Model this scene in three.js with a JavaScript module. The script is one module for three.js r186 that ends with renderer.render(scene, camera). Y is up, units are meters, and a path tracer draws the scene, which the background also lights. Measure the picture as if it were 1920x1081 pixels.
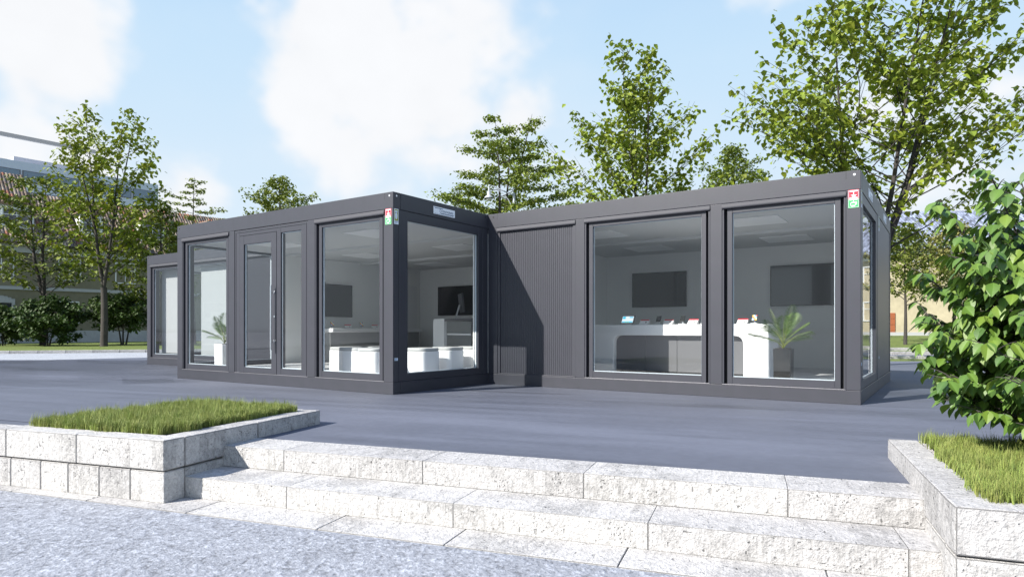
import * as THREE from 'three';
import { RoundedBoxGeometry } from 'three/addons/geometries/RoundedBoxGeometry.js';
import { mergeGeometries } from 'three/addons/utils/BufferGeometryUtils.js';

// ------------------------------------------------------------------ camera, sky, sun, exposure
const scene = new THREE.Scene();
const EYE = 0.9916;
const camera = new THREE.PerspectiveCamera(47.636, 1920 / 1081, 0.05, 900);
camera.position.set(0, EYE, 0);
camera.setViewOffset(1920, 1081, 0, -76.83, 1920, 1081);       // level camera with a shifted lens
camera.updateProjectionMatrix();

const renderer = new THREE.WebGLRenderer({ antialias: true });
renderer.toneMapping = THREE.LinearToneMapping;
renderer.toneMappingExposure = 2.0;
renderer.shadowMap.enabled = true;

const SUNDIR = new THREE.Vector3(-2.237, 1.928, 1.322).normalize();
const sun = new THREE.DirectionalLight(new THREE.Color(1.0, 0.945, 0.87), 4.9);
sun.position.copy(SUNDIR).multiplyScalar(60);
sun.castShadow = true;
sun.shadow.mapSize.set(4096, 4096);
Object.assign(sun.shadow.camera, { left: -40, right: 40, top: 40, bottom: -40, near: 1, far: 160 });
scene.add(sun); scene.add(sun.target);

function rng(seed) { let a = seed >>> 0; return () => { a = (a + 0x6D2B79F5) | 0; let t = Math.imul(a ^ (a >>> 15), 1 | a); t = (t + Math.imul(t ^ (t >>> 7), 61 | t)) ^ t; return ((t ^ (t >>> 14)) >>> 0) / 4294967296; }; }
const V = (x, y, z) => new THREE.Vector3(x, y, z);
const smooth = (a, b, x) => { const t = Math.min(1, Math.max(0, (x - a) / (b - a))); return t * t * (3 - 2 * t); };
const lerp = (a, b, t) => a + (b - a) * t;

// value noise on a lattice (3d) for the sky
const tabR = rng(77), TAB = new Float32Array(65536); for (let i = 0; i < 65536; i++) TAB[i] = tabR();
const hash3 = (x, y, z) => TAB[(Math.imul(x, 73856093) ^ Math.imul(y, 19349663) ^ Math.imul(z, 83492791)) & 65535];
function noise3(x, y, z) {
  const xi = Math.floor(x), yi = Math.floor(y), zi = Math.floor(z);
  let u = x - xi, v = y - yi, w = z - zi; u = u * u * (3 - 2 * u); v = v * v * (3 - 2 * v); w = w * w * (3 - 2 * w);
  const L = (a, b, t) => a + (b - a) * t;
  return L(L(L(hash3(xi, yi, zi), hash3(xi + 1, yi, zi), u), L(hash3(xi, yi + 1, zi), hash3(xi + 1, yi + 1, zi), u), v),
    L(L(hash3(xi, yi, zi + 1), hash3(xi + 1, yi, zi + 1), u), L(hash3(xi, yi + 1, zi + 1), hash3(xi + 1, yi + 1, zi + 1), u), v), w);
}
function fbm3(x, y, z, o) { let s = 0, a = 0.5, n = 0; for (let i = 0; i < o; i++) { s += a * noise3(x, y, z); n += a; a *= 0.52; x = x * 2.03 + 3.1; y = y * 2.03 + 1.7; z = z * 2.03 + 5.3; } return s / n; }

{ // the sky: air and clouds
  const SW = 2048, SH = 1024, data = new Float32Array(SW * SH * 4);
  const dirOf = (px, py) => V((px - 960) / 1224, (617 - py) / 1224, -1).normalize();
  // clouds in view: centre, radius (rad), weight
  const blobs = [
    [20, 60, .10, 1.2], [120, 110, .07, 1.0], [-140, 170, .16, 1.1], [50, 230, .09, .36],
    [640, 80, .105, 1.1], [580, 180, .07, .85], [750, 160, .12, 1.0], [650, 270, .10, .8], [850, 40, .11, .7], [740, -30, .12, .9], [720, 330, .10, .62], [880, 190, .09, .5],
    [950, 200, .055, .62], [920, 250, .05, .5], [365, 375, .055, .85], [266, 228, .03, .5], [430, 350, .036, .45],
    [1430, -20, .06, .55], [1640, 170, .12, .36], [1870, 90, .12, .55], [1900, 330, .16, .5], [1330, 280, .12, .24], [1010, 420, .16, .34], [180, 480, .2, .4],
  ].map(([x, y, r, w]) => ({ d: dirOf(x, y), r, w }));
  const k = 1 / 2.0;
  for (let j = 0; j < SH; j++) for (let i = 0; i < SW; i++) {
    const el = ((j + .5) / SH - .5) * Math.PI, az = ((i + .5) / SW - .5) * 2 * Math.PI;
    const dx = Math.cos(el) * Math.cos(az), dy = Math.sin(el), dz = Math.cos(el) * Math.sin(az);
    const e = Math.max(0, dy);
    const g1 = smooth(0, .5, e), g2 = smooth(.35, 1, e);
    let r = lerp(lerp(.77, .55, g1), .07, g2), g = lerp(lerp(.885, .765, g1), .24, g2), b = lerp(lerp(.985, .975, g1), .76, g2);
    const f1 = fbm3(dx * 5.5 + 11, dy * 7.5 + 4, dz * 5.5 + 7, 6), f2 = fbm3(dx * 17 + 3, dy * 21 + 9, dz * 17 + 1, 4);
    let s = 0;
    for (const c of blobs) { const q = dx * c.d.x + dy * c.d.y + dz * c.d.z; if (q < .7) continue; const a = Math.acos(Math.min(1, q)) / c.r; s = Math.max(s, c.w * Math.exp(-a * a * .75)) + .12 * c.w * Math.exp(-a * a * .75); }
    // the rest of the sky carries similar broken cloud
    const inView = smooth(.70, .84, -dz / Math.hypot(dx, dz)) * smooth(.62, .5, e);
    const general = smooth(.54, .80, fbm3(dx * 2.6 + 31, dy * 3.6 + 2, dz * 2.6 + 17, 4)) * 1.0;
    s = lerp(general, s, inView);
    const dens = smooth(.33, .88, s * 1.02 + (f1 - .5) * 1.3 + (f2 - .5) * .85);
    const veil = .13 * smooth(.3, .7, f1);
    const al = Math.min(1, dens * .96 + veil * (1 - dens));
    const cw = .955 + (f2 - .5) * .07;
    r = lerp(r, cw, al); g = lerp(g, cw * 1.008, al); b = lerp(b, cw * 1.03, al);
    if (dy < 0) { const t = smooth(0, -.06, dy); r = lerp(r, .5, t); g = lerp(g, .53, t); b = lerp(b, .58, t); }
    const o = (j * SW + i) * 4; data[o] = r * k; data[o + 1] = g * k; data[o + 2] = b * k; data[o + 3] = 1;
  }
  const tex = new THREE.DataTexture(data, SW, SH, THREE.RGBAFormat, THREE.FloatType);
  tex.mapping = THREE.EquirectangularReflectionMapping; tex.magFilter = THREE.LinearFilter; tex.minFilter = THREE.LinearFilter; tex.needsUpdate = true;
  scene.background = tex; scene.environment = tex;
}

// ------------------------------------------------------------------ helpers: names, tags, geometry
const taken = {};
function numbered(n) { const k = taken[n] = (taken[n] ?? -1) + 1; return k ? n + '_' + String(k).padStart(3, '0') : n; }
function shade(o) { o.castShadow = o.receiveShadow = true; return o; }
function tag(o, label, category, group) { o.userData.label = label; o.userData.category = category; if (group) o.userData.group = group; return o; }
function thing(name, label, category, group) { const o = new THREE.Group(); o.name = numbered(name); tag(o, label, category, group); scene.add(o); return o; }
function part(parent, name, geo, mat) { const m = shade(new THREE.Mesh(geo, mat)); m.name = name; parent.add(m); return m; }
function structure(name, geo, mat) { const m = shade(new THREE.Mesh(geo, mat)); m.name = numbered(name); m.userData.kind = 'structure'; scene.add(m); return m; }
function muv(geo, s = 1, ox = 0, oy = 0) {            // uv in metres / s, by the side a face points to
  const g = geo.index ? geo.toNonIndexed() : geo, p = g.attributes.position, n = g.attributes.normal, uv = new Float32Array(p.count * 2);
  for (let i = 0; i < p.count; i++) {
    const ax = Math.abs(n.getX(i)), ay = Math.abs(n.getY(i)), az = Math.abs(n.getZ(i)); let a, b;
    if (ay >= ax && ay >= az) { a = p.getX(i); b = p.getZ(i); } else if (ax >= az) { a = p.getZ(i); b = p.getY(i); } else { a = p.getX(i); b = p.getY(i); }
    uv[2 * i] = a / s + ox; uv[2 * i + 1] = b / s + oy;
  }
  g.setAttribute('uv', new THREE.BufferAttribute(uv, 2)); return g;
}
function bx(x0, x1, y0, y1, z0, z1, r = 0) {
  const w = x1 - x0, h = y1 - y0, d = z1 - z0;
  const g = r > 0 ? new RoundedBoxGeometry(w, h, d, 1, Math.min(r, w / 2.01, h / 2.01, d / 2.01)) : new THREE.BoxGeometry(w, h, d);
  g.translate((x0 + x1) / 2, (y0 + y1) / 2, (z0 + z1) / 2); return g;
}
const join = gs => mergeGeometries(gs.map(g => { const q = g.index ? g.toNonIndexed() : g.clone(); for (const k of Object.keys(q.attributes)) if (!['position', 'normal', 'uv', 'color'].includes(k)) q.deleteAttribute(k); return q; }));
function cyl(r0, r1, h, x, y, z, n = 16) { const g = new THREE.CylinderGeometry(r1, r0, h, n); g.translate(x, y + h / 2, z); return g; }
function taper(points, radii, sides = 6) {              // a tapered tube through points
  const pos = [], idx = [], N = points.length; let up = V(.31, .2, .93);
  for (let i = 0; i < N; i++) {
    const t = (i < N - 1 ? points[i + 1].clone().sub(points[i]) : points[i].clone().sub(points[i - 1])).normalize();
    let a = V().crossVectors ? new THREE.Vector3().crossVectors(t, up) : null; if (a.lengthSq() < 1e-4) a = new THREE.Vector3().crossVectors(t, V(1, 0, 0)); a.normalize();
    const b = new THREE.Vector3().crossVectors(t, a);
    for (let k = 0; k < sides; k++) { const q = k / sides * Math.PI * 2, c = Math.cos(q) * radii[i], s = Math.sin(q) * radii[i]; pos.push(points[i].x + a.x * c + b.x * s, points[i].y + a.y * c + b.y * s, points[i].z + a.z * c + b.z * s); }
  }
  for (let i = 0; i < N - 1; i++) for (let k = 0; k < sides; k++) { const k2 = (k + 1) % sides, p = i * sides; idx.push(p + k, p + sides + k, p + k2, p + k2, p + sides + k, p + sides + k2); }
  const g = new THREE.BufferGeometry(); g.setAttribute('position', new THREE.Float32BufferAttribute(pos, 3)); g.setIndex(idx); g.computeVertexNormals();
  g.setAttribute('uv', new THREE.Float32BufferAttribute(new Float32Array(pos.length / 3 * 2), 2)); return g;
}
function poly(points, y, s = 1) {                       // flat sheet from [x, z] points
  const sh = new THREE.Shape(points.map(([x, z]) => new THREE.Vector2(x, -z))); const g = new THREE.ShapeGeometry(sh); g.rotateX(-Math.PI / 2); g.translate(0, y, 0);
  const p = g.attributes.position, uv = g.attributes.uv; for (let i = 0; i < p.count; i++) uv.setXY(i, p.getX(i) / s, p.getZ(i) / s); return g;
}

// ------------------------------------------------------------------ textures
function lattice(n, seed) { const r = rng(seed), t = new Float32Array(n * n); for (let i = 0; i < n * n; i++) t[i] = r(); return t; }
function pnoise(N, fx, fy, seed) {                      // tileable value noise, N x N
  const M = Math.max(fx, fy), t = lattice(M, seed), out = new Float32Array(N * N);
  for (let j = 0; j < N; j++) { const y = j / N * fy, yi = Math.floor(y), y1 = (yi + 1) % fy; let v = y - yi; v = v * v * (3 - 2 * v);
    for (let i = 0; i < N; i++) { const x = i / N * fx, xi = Math.floor(x), x1 = (xi + 1) % fx; let u = x - xi; u = u * u * (3 - 2 * u);
      const a = t[yi * M + xi], b = t[yi * M + x1], c = t[y1 * M + xi], d = t[y1 * M + x1]; out[j * N + i] = a + (b - a) * u + (c + (d - c) * u - a - (b - a) * u) * v; } }
  return out;
}
function mixNoise(N, list) { const o = new Float32Array(N * N); let w = 0; for (const [fx, fy, a, s] of list) { const n = pnoise(N, fx, fy, s); for (let i = 0; i < o.length; i++) o[i] += a * n[i]; w += a; } for (let i = 0; i < o.length; i++) o[i] /= w; return o; }
function toTex(N, fn, srgb = true) {
  const d = new Uint8Array(N * N * 4);
  for (let i = 0; i < N * N; i++) { const c = fn(i); for (let k = 0; k < 3; k++) { let v = Array.isArray(c) ? c[k] : c; v = Math.min(1, Math.max(0, v)); if (srgb) v = v <= .0031308 ? v * 12.92 : 1.055 * Math.pow(v, 1 / 2.4) - .055; d[i * 4 + k] = v * 255 + .5; } d[i * 4 + 3] = 255; }
  const t = new THREE.DataTexture(d, N, N, THREE.RGBAFormat); t.wrapS = t.wrapT = THREE.RepeatWrapping; t.magFilter = THREE.LinearFilter; t.minFilter = THREE.LinearMipmapLinearFilter; t.generateMipmaps = true;
  if (srgb) t.colorSpace = THREE.SRGBColorSpace; t.needsUpdate = true; return t;
}
const std = (o) => new THREE.MeshStandardMaterial(o);
const phys = (o) => new THREE.MeshPhysicalMaterial(o);
const rgb = (r, g, b) => new THREE.Color().setRGB(r, g, b);
const canvasTex = (w, h, draw) => { const c = document.createElement('canvas'); c.width = w; c.height = h; draw(c.getContext('2d'), w, h); const t = new THREE.CanvasTexture(c); t.colorSpace = THREE.SRGBColorSpace; return t; };

const M = {};
{ // weathered cast concrete, 1.6 m a side
  const N = 1024;
  const blotch = mixNoise(N, [[4, 3, 1, 1], [9, 7, .7, 2], [21, 17, .5, 3], [47, 41, .35, 4]]);
  const streak = mixNoise(N, [[60, 5, 1, 5], [140, 9, .9, 6], [300, 16, .8, 7]]);
  const fine = mixNoise(N, [[180, 170, 1, 8], [400, 410, 1, 9]]);
  const mott = mixNoise(N, [[60, 48, 1, 13], [110, 90, 1, 14]]);
  const pit = pnoise(N, 150, 150, 10), pit2 = pnoise(N, 70, 66, 11), where = pnoise(N, 12, 12, 12);
  const col = new Float32Array(N * N), hgt = new Float32Array(N * N);
  for (let i = 0; i < N * N; i++) {
    const dirt = smooth(.50, .72, blotch[i] * .80 + streak[i] * .22);
    const line = smooth(.66, .8, streak[i]);
    const p = smooth(.86, .95, pit[i] * (.72 + .4 * where[i])) + .8 * smooth(.90, .97, pit2[i]);
    col[i] = .43 - .13 * dirt - .03 * line - .22 * Math.min(1, p) + (fine[i] - .5) * .22 + (mott[i] - .5) * .16 + (blotch[i] - .5) * .12;
    hgt[i] = .6 + (fine[i] - .5) * .5 + (mott[i] - .5) * .5 + (streak[i] - .5) * .2 - .6 * Math.min(1, p);
  }
  const map = toTex(N, i => [col[i] * 1.0, col[i] * .985, col[i] * .965]), bump = toTex(N, i => hgt[i], false);
  M.concrete = std({ map, bumpMap: bump, bumpScale: .009, roughness: .92 });
  M.concreteB = std({ map, bumpMap: bump, bumpScale: .009, roughness: .92, color: rgb(.92, .92, .93) });
}
{ // coarse pale asphalt of the lower road, 2 m a side
  const N = 1024;
  const a = mixNoise(N, [[70, 70, 1, 21], [130, 128, 1, 22], [300, 300, .8, 23]]), b = mixNoise(N, [[5, 5, 1, 24], [11, 12, .6, 25]]), s = pnoise(N, 26, 26, 26), w = pnoise(N, 6, 6, 27);
  const dark = i => smooth(.9, .97, s[i] * (.75 + .35 * w[i]));
  const map = toTex(N, i => { const v = .256 + (a[i] - .5) * .2 + .09 * smooth(.62, .74, a[i]) - .05 * smooth(.40, .30, a[i]) + (b[i] - .5) * .04 - .13 * dark(i); return [v * .94, v * 1.0, v * 1.13]; });
  const bump = toTex(N, i => .2 + a[i] * .8 - .3 * dark(i), false);
  M.asphalt = std({ map, bumpMap: bump, bumpScale: .011, roughness: .95 });
}
{ // smooth slate coloured plaza with long wiping streaks, 24 m a side
  const N = 2048;
  const a = mixNoise(N, [[3, 14, 1, 31], [7, 40, 1, 32], [16, 110, .8, 33], [40, 300, .45, 34]]), b = mixNoise(N, [[5, 5, 1, 35], [13, 12, .7, 36], [60, 60, .35, 37]]), c = pnoise(N, 9, 70, 38), f = pnoise(N, 500, 500, 39);
  const map = toTex(N, i => { const v = .098 + (a[i] - .5) * .085 + (b[i] - .5) * .035 - .026 * smooth(.8, .95, c[i]) + .02 * smooth(.16, .05, c[i]) + (f[i] - .5) * .012; return [v * .90, v * 1.0, v * 1.30]; });
  const rough = toTex(N, i => .62 + (a[i] - .5) * .35, false);
  M.plaza = std({ map, roughnessMap: rough, roughness: 1 });
}
{ // lawn
  const N = 512, a = mixNoise(N, [[6, 6, 1, 41], [30, 30, 1, 42], [120, 120, 1, 43], [250, 250, .8, 44]]);
  const map = toTex(N, i => { const v = .6 + a[i] * .8; return [.12 * v, .16 * v, .028 * v]; });
  M.lawn = std({ map, bumpMap: toTex(N, i => a[i], false), bumpScale: .08, roughness: 1 });
}
{ // plaster for the old houses
  const N = 512, a = mixNoise(N, [[4, 4, 1, 51], [17, 13, .8, 52], [80, 80, .6, 53]]);
  const mk = (r, g, b) => std({ map: toTex(N, i => { const v = .82 + a[i] * .36; return [r * v, g * v, b * v]; }), roughness: .95 });
  M.ochre = mk(.20, .185, .13); M.cream = mk(.47, .415, .29); M.plinth = mk(.42, .43, .44);
}
{ // bark
  const N = 256, a = mixNoise(N, [[20, 5, 1, 61], [50, 14, .8, 62]]);
  M.bark = std({ map: toTex(N, i => { const v = .6 + a[i] * .8; return [.045 * v, .040 * v, .036 * v]; }), roughness: .95 });
}
{ // powder coated anthracite: a faint orange-peel grain
  const N = 256, a = mixNoise(N, [[90, 90, 1, 71], [40, 40, .6, 72]]), c = mixNoise(N, [[4, 4, 1, 73], [9, 9, .6, 74]]);
  const bump = toTex(N, i => a[i], false), map = toTex(N, i => { const v = .95 + c[i] * .1; return [.037 * v, .039 * v, .050 * v]; });
  M.steel = std({ map, bumpMap: bump, bumpScale: .0003, roughness: .42, metalness: 0 });
}
M.steelMatt = M.steel.clone(); M.steelMatt.roughness = .65;
M.gasket = std({ color: rgb(.012, .012, .014), roughness: .7 });
M.alu = std({ color: rgb(.62, .63, .66), roughness: .35, metalness: .7 });
M.sill = std({ color: rgb(.20, .20, .22), roughness: .4, metalness: .5 });
M.spacer = std({ color: rgb(.55, .62, .68), roughness: .5 });
M.chrome = std({ color: rgb(.72, .73, .75), roughness: .2, metalness: 1 });
M.glass = phys({ color: rgb(.93, .95, .95), transmission: 1, thickness: 0, roughness: 0, ior: 1.5 });
M.lining = std({ color: rgb(.80, .81, .80), roughness: .8 });
M.ceiling = std({ color: rgb(.62, .63, .63), roughness: .85 });
M.diffuser = std({ color: rgb(.86, .87, .88), roughness: .5 });
M.floor = std({ color: rgb(.58, .59, .61), roughness: .35 });
M.white = phys({ color: rgb(.82, .82, .83), roughness: .3, clearcoat: .3 });
M.whiteMatt = std({ color: rgb(.74, .75, .76), roughness: .7 });
M.cushion = std({ color: rgb(.40, .41, .41), roughness: .9 });
M.blind = std({ color: rgb(.34, .35, .36), roughness: .8 });
M.cabinet = std({ color: rgb(.12, .12, .128), roughness: .4 });
M.tv = phys({ color: rgb(.018, .019, .02), roughness: .12, clearcoat: .5 });
M.tvBezel = std({ color: rgb(.01, .01, .011), roughness: .4 });
M.blackPot = phys({ color: rgb(.014, .015, .014), roughness: .15, clearcoat: 1, clearcoatRoughness: .05 });
M.soil = std({ color: rgb(.05, .038, .028), roughness: 1 });
M.roofing = std({ color: rgb(.12, .12, .13), roughness: .9 });
M.frameWhite = std({ color: rgb(.70, .72, .74), roughness: .6 });
M.windowDark = phys({ color: rgb(.03, .035, .05), roughness: .08, clearcoat: 1 });
M.lampMetal = std({ color: rgb(.46, .50, .57), roughness: .45, metalness: .2 });

// ------------------------------------------------------------------ ground
const STEP = 20 * Math.PI / 180, SC = Math.cos(STEP), SS = Math.sin(STEP);
// plaza frame: s runs along the steps to the right, t runs away from the viewer
const fromST = (s, t) => [s * SC + t * SS, s * SS - t * SC];
const toST = (x, z) => [x * SC + z * SS, x * SS - z * SC];
const LOW = -0.34;
const tPad = (toST(-2.247, -5.903)[1] + toST(2.559, -4.206)[1]) / 2;       // back edge of the top tread
const tOne = (toST(-2.39, -5.50)[1] + toST(2.414, -3.834)[1]) / 2;         // upper riser
const tTwo = toST(-2.517, -5.127)[1] * .5 + (tOne - .39) * .5;             // lower riser
const tStrip = (toST(-2.58, -4.824)[1] + toST(.977, -3.518)[1]) / 2;       // edge of the paving strip

structure('ground', poly([fromST(-420, tOne + .02), fromST(420, tOne + .02), fromST(420, 600), fromST(-420, 600)], -.022, 3), M.lawn);
{ // lower road in front, the frame of the whole plane
  const g = poly([fromST(-300, -200), fromST(300, -200), fromST(300, tOne + .3), fromST(-300, tOne + .3)], LOW - .006, 2); structure('road', g, M.asphalt);
}
const plazaEdge = [[-62, 17.8], [-16.07, -20.5], [-12.95, -23.1], [-5, -26], [4, -25], [9, -20.4], [60, -20.4]];
{
  const a = fromST(-52, tPad), b = fromST(62, tPad);
  const g = poly([a, b, [80, -20.4], ...plazaEdge.slice(1, 6).reverse(), [-62, 17.8]], 0, 1);
  const p = g.attributes.position, uv = g.attributes.uv;
  for (let i = 0; i < p.count; i++) { const [s, t] = toST(p.getX(i), p.getZ(i)); uv.setXY(i, s / 24 + .13, t / 24 + .31); }
  structure('plaza_pavement', g, M.plaza);
}
{ // the plaza runs on up to the wall left of the planter
  const g = poly([[-4.38, -5.66], [-11.1, -8.02], [-11.1, -9.3], [-4.38, -6.85]], -.004, 1), p = g.attributes.position, uv = g.attributes.uv;
  for (let i = 0; i < p.count; i++) { const [q, t] = toST(p.getX(i), p.getZ(i)); uv.setXY(i, q / 24 + .13, t / 24 + .31); }
  structure('plaza_pavement', g, M.plaza);
}
{ // pale street round the back of the plaza
  const mat = M.asphalt.clone(); mat.color = rgb(1.3, 1.3, 1.25);
  structure('street', poly([[-70, 15], [-16.0, -20.4], [-12.9, -23.0], [-5, -25.9], [-5, -31], [-16.3, -29.1], [-21.3, -27.2], [-75, -4]], -.012, 2), mat);
  structure('street', poly([[8, -23.1], [80, -23.1], [80, -25.7], [8, -25.7]], -.012, 2), M.plaza);
}
function kerb(name, label, a, b, y, h, w, len, mat) {          // row of kerb stones from a to b
  const t = thing(name, label, 'kerb'), L = Math.hypot(b[0] - a[0], b[1] - a[1]), n = Math.round(L / len), g = bx(-len / 2 + .008, len / 2 - .008, -.1, h, -w / 2, w / 2, .012), gm = muv(g, 1.6);
  t.position.set(a[0], y, a[1]); t.rotation.y = -Math.atan2(b[1] - a[1], b[0] - a[0]);
  for (let i = 0; i < n; i++) { const m = part(t, 'kerb_stone', gm, i % 3 ? M.concrete : M.concreteB); m.position.set((i + .5) * len, 0, 0); }
  return t;
}
kerb('street_kerb', 'pale kerb stones between far left street and lawn', [-26.5, -25.2], [-11.5, -30.1], -.02, .13, .22, 1.0);
kerb('street_kerb', 'nearest of the three pale kerbs right of the building', [9, -22.6], [30, -22.6], -.02, .10, .22, 1.0);
kerb('street_kerb', 'middle kerb of jointed stones beyond the grey lane at right', [9, -25.8], [33, -25.8], -.02, .14, .25, 1.0);
kerb('street_kerb', 'farthest pale kerb at the foot of the sloping lawn', [10, -31.2], [36, -31.2], -.02, .14, .25, 1.0);
{ // lawn rising on the right behind the farthest kerb
  const g = new THREE.PlaneGeometry(90, 40, 30, 12); g.rotateX(-Math.PI / 2); g.translate(50, 0, -51.4);
  const p = g.attributes.position, uv = g.attributes.uv; for (let i = 0; i < p.count; i++) { const d = -p.getZ(i); p.setY(i, -.005 + .52 * smooth(31.4, 44, d)); uv.setXY(i, p.getX(i) / 3, d / 3); }
  g.computeVertexNormals(); structure('lawn', g, M.lawn);
}

// ------------------------------------------------------------------ steps and planters
const R0 = rng(5);
{
  const st = thing('concrete_steps', 'pale weathered concrete steps between the two grass planters', 'steps');
  st.rotation.y = -STEP;                                 // local x = s, local z = -t
  const row = (name, t0, t1, y0, y1, sA, sB, off, len) => {
    let s = sA; let first = true;
    while (s < sB - .01) { let e = Math.min(sB, s + (first ? off : len * (.92 + .16 * R0()))); if (sB - e < .25) e = sB; first = false;
      const g = muv(bx(s + .0006, e - .0006, y0, y1, -t1, -t0, .005), 1.6, R0() * 5, R0() * 5); part(st, name, g, R0() < .5 ? M.concrete : M.concreteB); s = e; }
  };
  row('step_block', tOne, tPad + .0, -.172, .004, -4.25, 1.15, .66, 1.25);
  row('step_block', tTwo, tOne + .06, LOW + .002, -.172, -4.25, 1.25, 1.02, 1.3);
}
{ // strip of paving slabs at the foot of steps and planter
  const st = new THREE.Group(); st.name = 'paving_strip'; st.userData.kind = 'structure'; scene.add(st); st.rotation.y = -STEP;
  let s = -14; while (s < 9) { const e = s + .85 + .3 * R0(); part(st, 'paving_slab', muv(bx(s + .002, e - .002, LOW - .1, LOW + .004, -(tTwo + .01), -tStrip, .008), 1.6, R0() * 5, R0() * 5), R0() < .5 ? M.concrete : M.concreteB); s = e; }
}
function planter(label, o, walls) {                      // walls: [from, to, thickness, lower block length, coping length, drop]; inside lies to the left of from -> to seen from above
  const t = thing('grass_planter', label, 'planter'); t.position.set(o[0], LOW, o[1]);
  const H = .146 - LOW, mid = .246;
  for (const [a, b, th, lowLen, upLen, drop] of walls) {
    const L = Math.hypot(b[0] - a[0], b[1] - a[1]), ang = Math.atan2(b[1] - a[1], b[0] - a[0]);
    const run = (len, y0, y1, z0, gap, r, least, name) => {
      let s = 0; while (s < L - .001) { let e = Math.min(L, s + len * (.92 + .16 * R0())); if (L - e < least) e = L;
        const g = muv(bx(s + gap, e - gap, y0, y1 - drop, z0, th, r), 1.6, R0() * 5, R0() * 5); g.rotateY(-ang); g.translate(a[0] - o[0], 0, a[1] - o[1]); part(t, name, g, R0() < .5 ? M.concrete : M.concreteB); s = e; } };
    run(lowLen, .002, mid - .006, .005, .003, .008, .14, 'wall_block');
    run(upLen, mid + .003, H, 0, .0015, .010, .3, 'coping_block');
  }
  return t;
}
const LA = [-2.657, -4.976], LB = [-2.016, -6.865], LK = [-3.56, -7.50], LC = [-4.45, -5.60], LF = [-11.15, -7.95];
const RA = [2.123, -3.129], RB = [2.921, -5.072], RF = [7.7, -.99], RK = [7.6, -3.27];
const go = (a, b, d) => { const l = Math.hypot(b[0] - a[0], b[1] - a[1]); return [a[0] + (b[0] - a[0]) / l * d, a[1] + (b[1] - a[1]) / l * d]; };
const TH = .2;
planter('long low concrete planter with grass left of the steps', LA, [
  [LA, LF, TH, .34, .9, 0], [LB, go(LA, LB, TH + .003), TH, .55, 1.0, .002], [go(LK, LB, .0), go(LB, LK, TH + .003), TH, .5, .9, .0035], [go(LC, LK, .2), LK, TH, .5, .9, .006]]);
planter('concrete planter with grass and leafy shrub right of the steps', RA, [
  [RF, RA, TH, .42, .66, 0], [go(RA, RB, TH + .003), RB, TH, .55, 1.1, .002], [go(RB, RK, TH + .003), RK, TH, .5, .9, .0035]]);
const leftBed = [[-2.84, -5.25], [-2.23, -6.76], [-3.46, -7.26], [-4.26, -5.74]], rightBed = [[2.33, -3.19], [3.12, -4.90], [7.2, -3.28], [7.2, -1.30]];
const inPoly = (x, z, P) => { let c = false; for (let i = 0, j = P.length - 1; i < P.length; j = i++) { const [xi, zi] = P[i], [xj, zj] = P[j]; if ((zi > z) !== (zj > z) && x < (xj - xi) * (z - zi) / (zj - zi) + xi) c = !c; } return c; };
M.grassBlade = phys({ color: 0xffffff, roughness: .75, transmission: .25, thickness: 0 });
function grassBed(P, label, n, seed, yTop) {
  const bed = structure('planting_soil', poly(P, yTop - .015, 1), M.soil);
  const r = rng(seed), gs = [];
  for (let k = 0; k < 6; k++) {                           // one tuft
    const a = r() * 6.28, lean = .15 + r() * .5, h = .04 + r() * .05, w = .0012 + r() * .001, ox = (r() - .5) * .05, oz = (r() - .5) * .05, ca = Math.cos(a), sa = Math.sin(a);
    const q = [[0, 0, w], [.4, .55, w * .85], [1, 1, 0]].map(([l, u, ww]) => ({ c: V(ox + ca * lean * h * l * l, u * h, oz + sa * lean * h * l * l), w: ww }));
    const pos = []; const L = (e) => [e.c.x - sa * e.w, e.c.y, e.c.z + ca * e.w], Rr = (e) => [e.c.x + sa * e.w, e.c.y, e.c.z - ca * e.w];
    pos.push(...L(q[0]), ...Rr(q[0]), ...L(q[1]), ...Rr(q[0]), ...Rr(q[1]), ...L(q[1]), ...L(q[1]), ...Rr(q[1]), ...L(q[2]));
    const g = new THREE.BufferGeometry(); g.setAttribute('position', new THREE.Float32BufferAttribute(pos, 3)); g.computeVertexNormals(); gs.push(g);
  }
  const im = new THREE.InstancedMesh(mergeGeometries(gs), M.grassBlade, n), D = new THREE.Object3D(), c = new THREE.Color();
  const xs = P.map(p => p[0]), zs = P.map(p => p[1]), x0 = Math.min(...xs), x1 = Math.max(...xs), z0 = Math.min(...zs), z1 = Math.max(...zs);
  let i = 0; while (i < n) { const x = lerp(x0, x1, r()), z = lerp(z0, z1, r()); const wob = (noise3(x * 9, 3, z * 9) - .5) * .10; if (!inPoly(x + wob, z + wob, P)) continue;
    const cl = noise3(x * 3.2, 1, z * 3.2) * .6 + noise3(x * 11, 5, z * 11) * .5; D.position.set(x, yTop - .014, z); D.rotation.set((r() - .5) * .3, r() * 6.28, (r() - .5) * .3); const s = .45 + cl * .8 + r() * .4 + (r() < .04 ? .7 : 0); D.scale.set(1, s, 1); D.updateMatrix(); im.setMatrixAt(i, D.matrix);
    const v = .72 + .55 * r(), y = r(); c.setRGB((.17 + .10 * y) * v, (.25 + .04 * y) * v, (.04 + .03 * y) * v); im.setColorAt(i, c); i++; }
  im.name = numbered('planter_grass'); im.userData.kind = 'stuff'; im.userData.label = label; im.userData.category = 'grass'; shade(im); scene.add(im);
}
grassBed(leftBed, 'short yellow green grass filling the left planter', 18000, 11, .15);
grassBed(rightBed, 'short yellow green grass under the shrub in the right planter', 32000, 12, .15);

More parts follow.
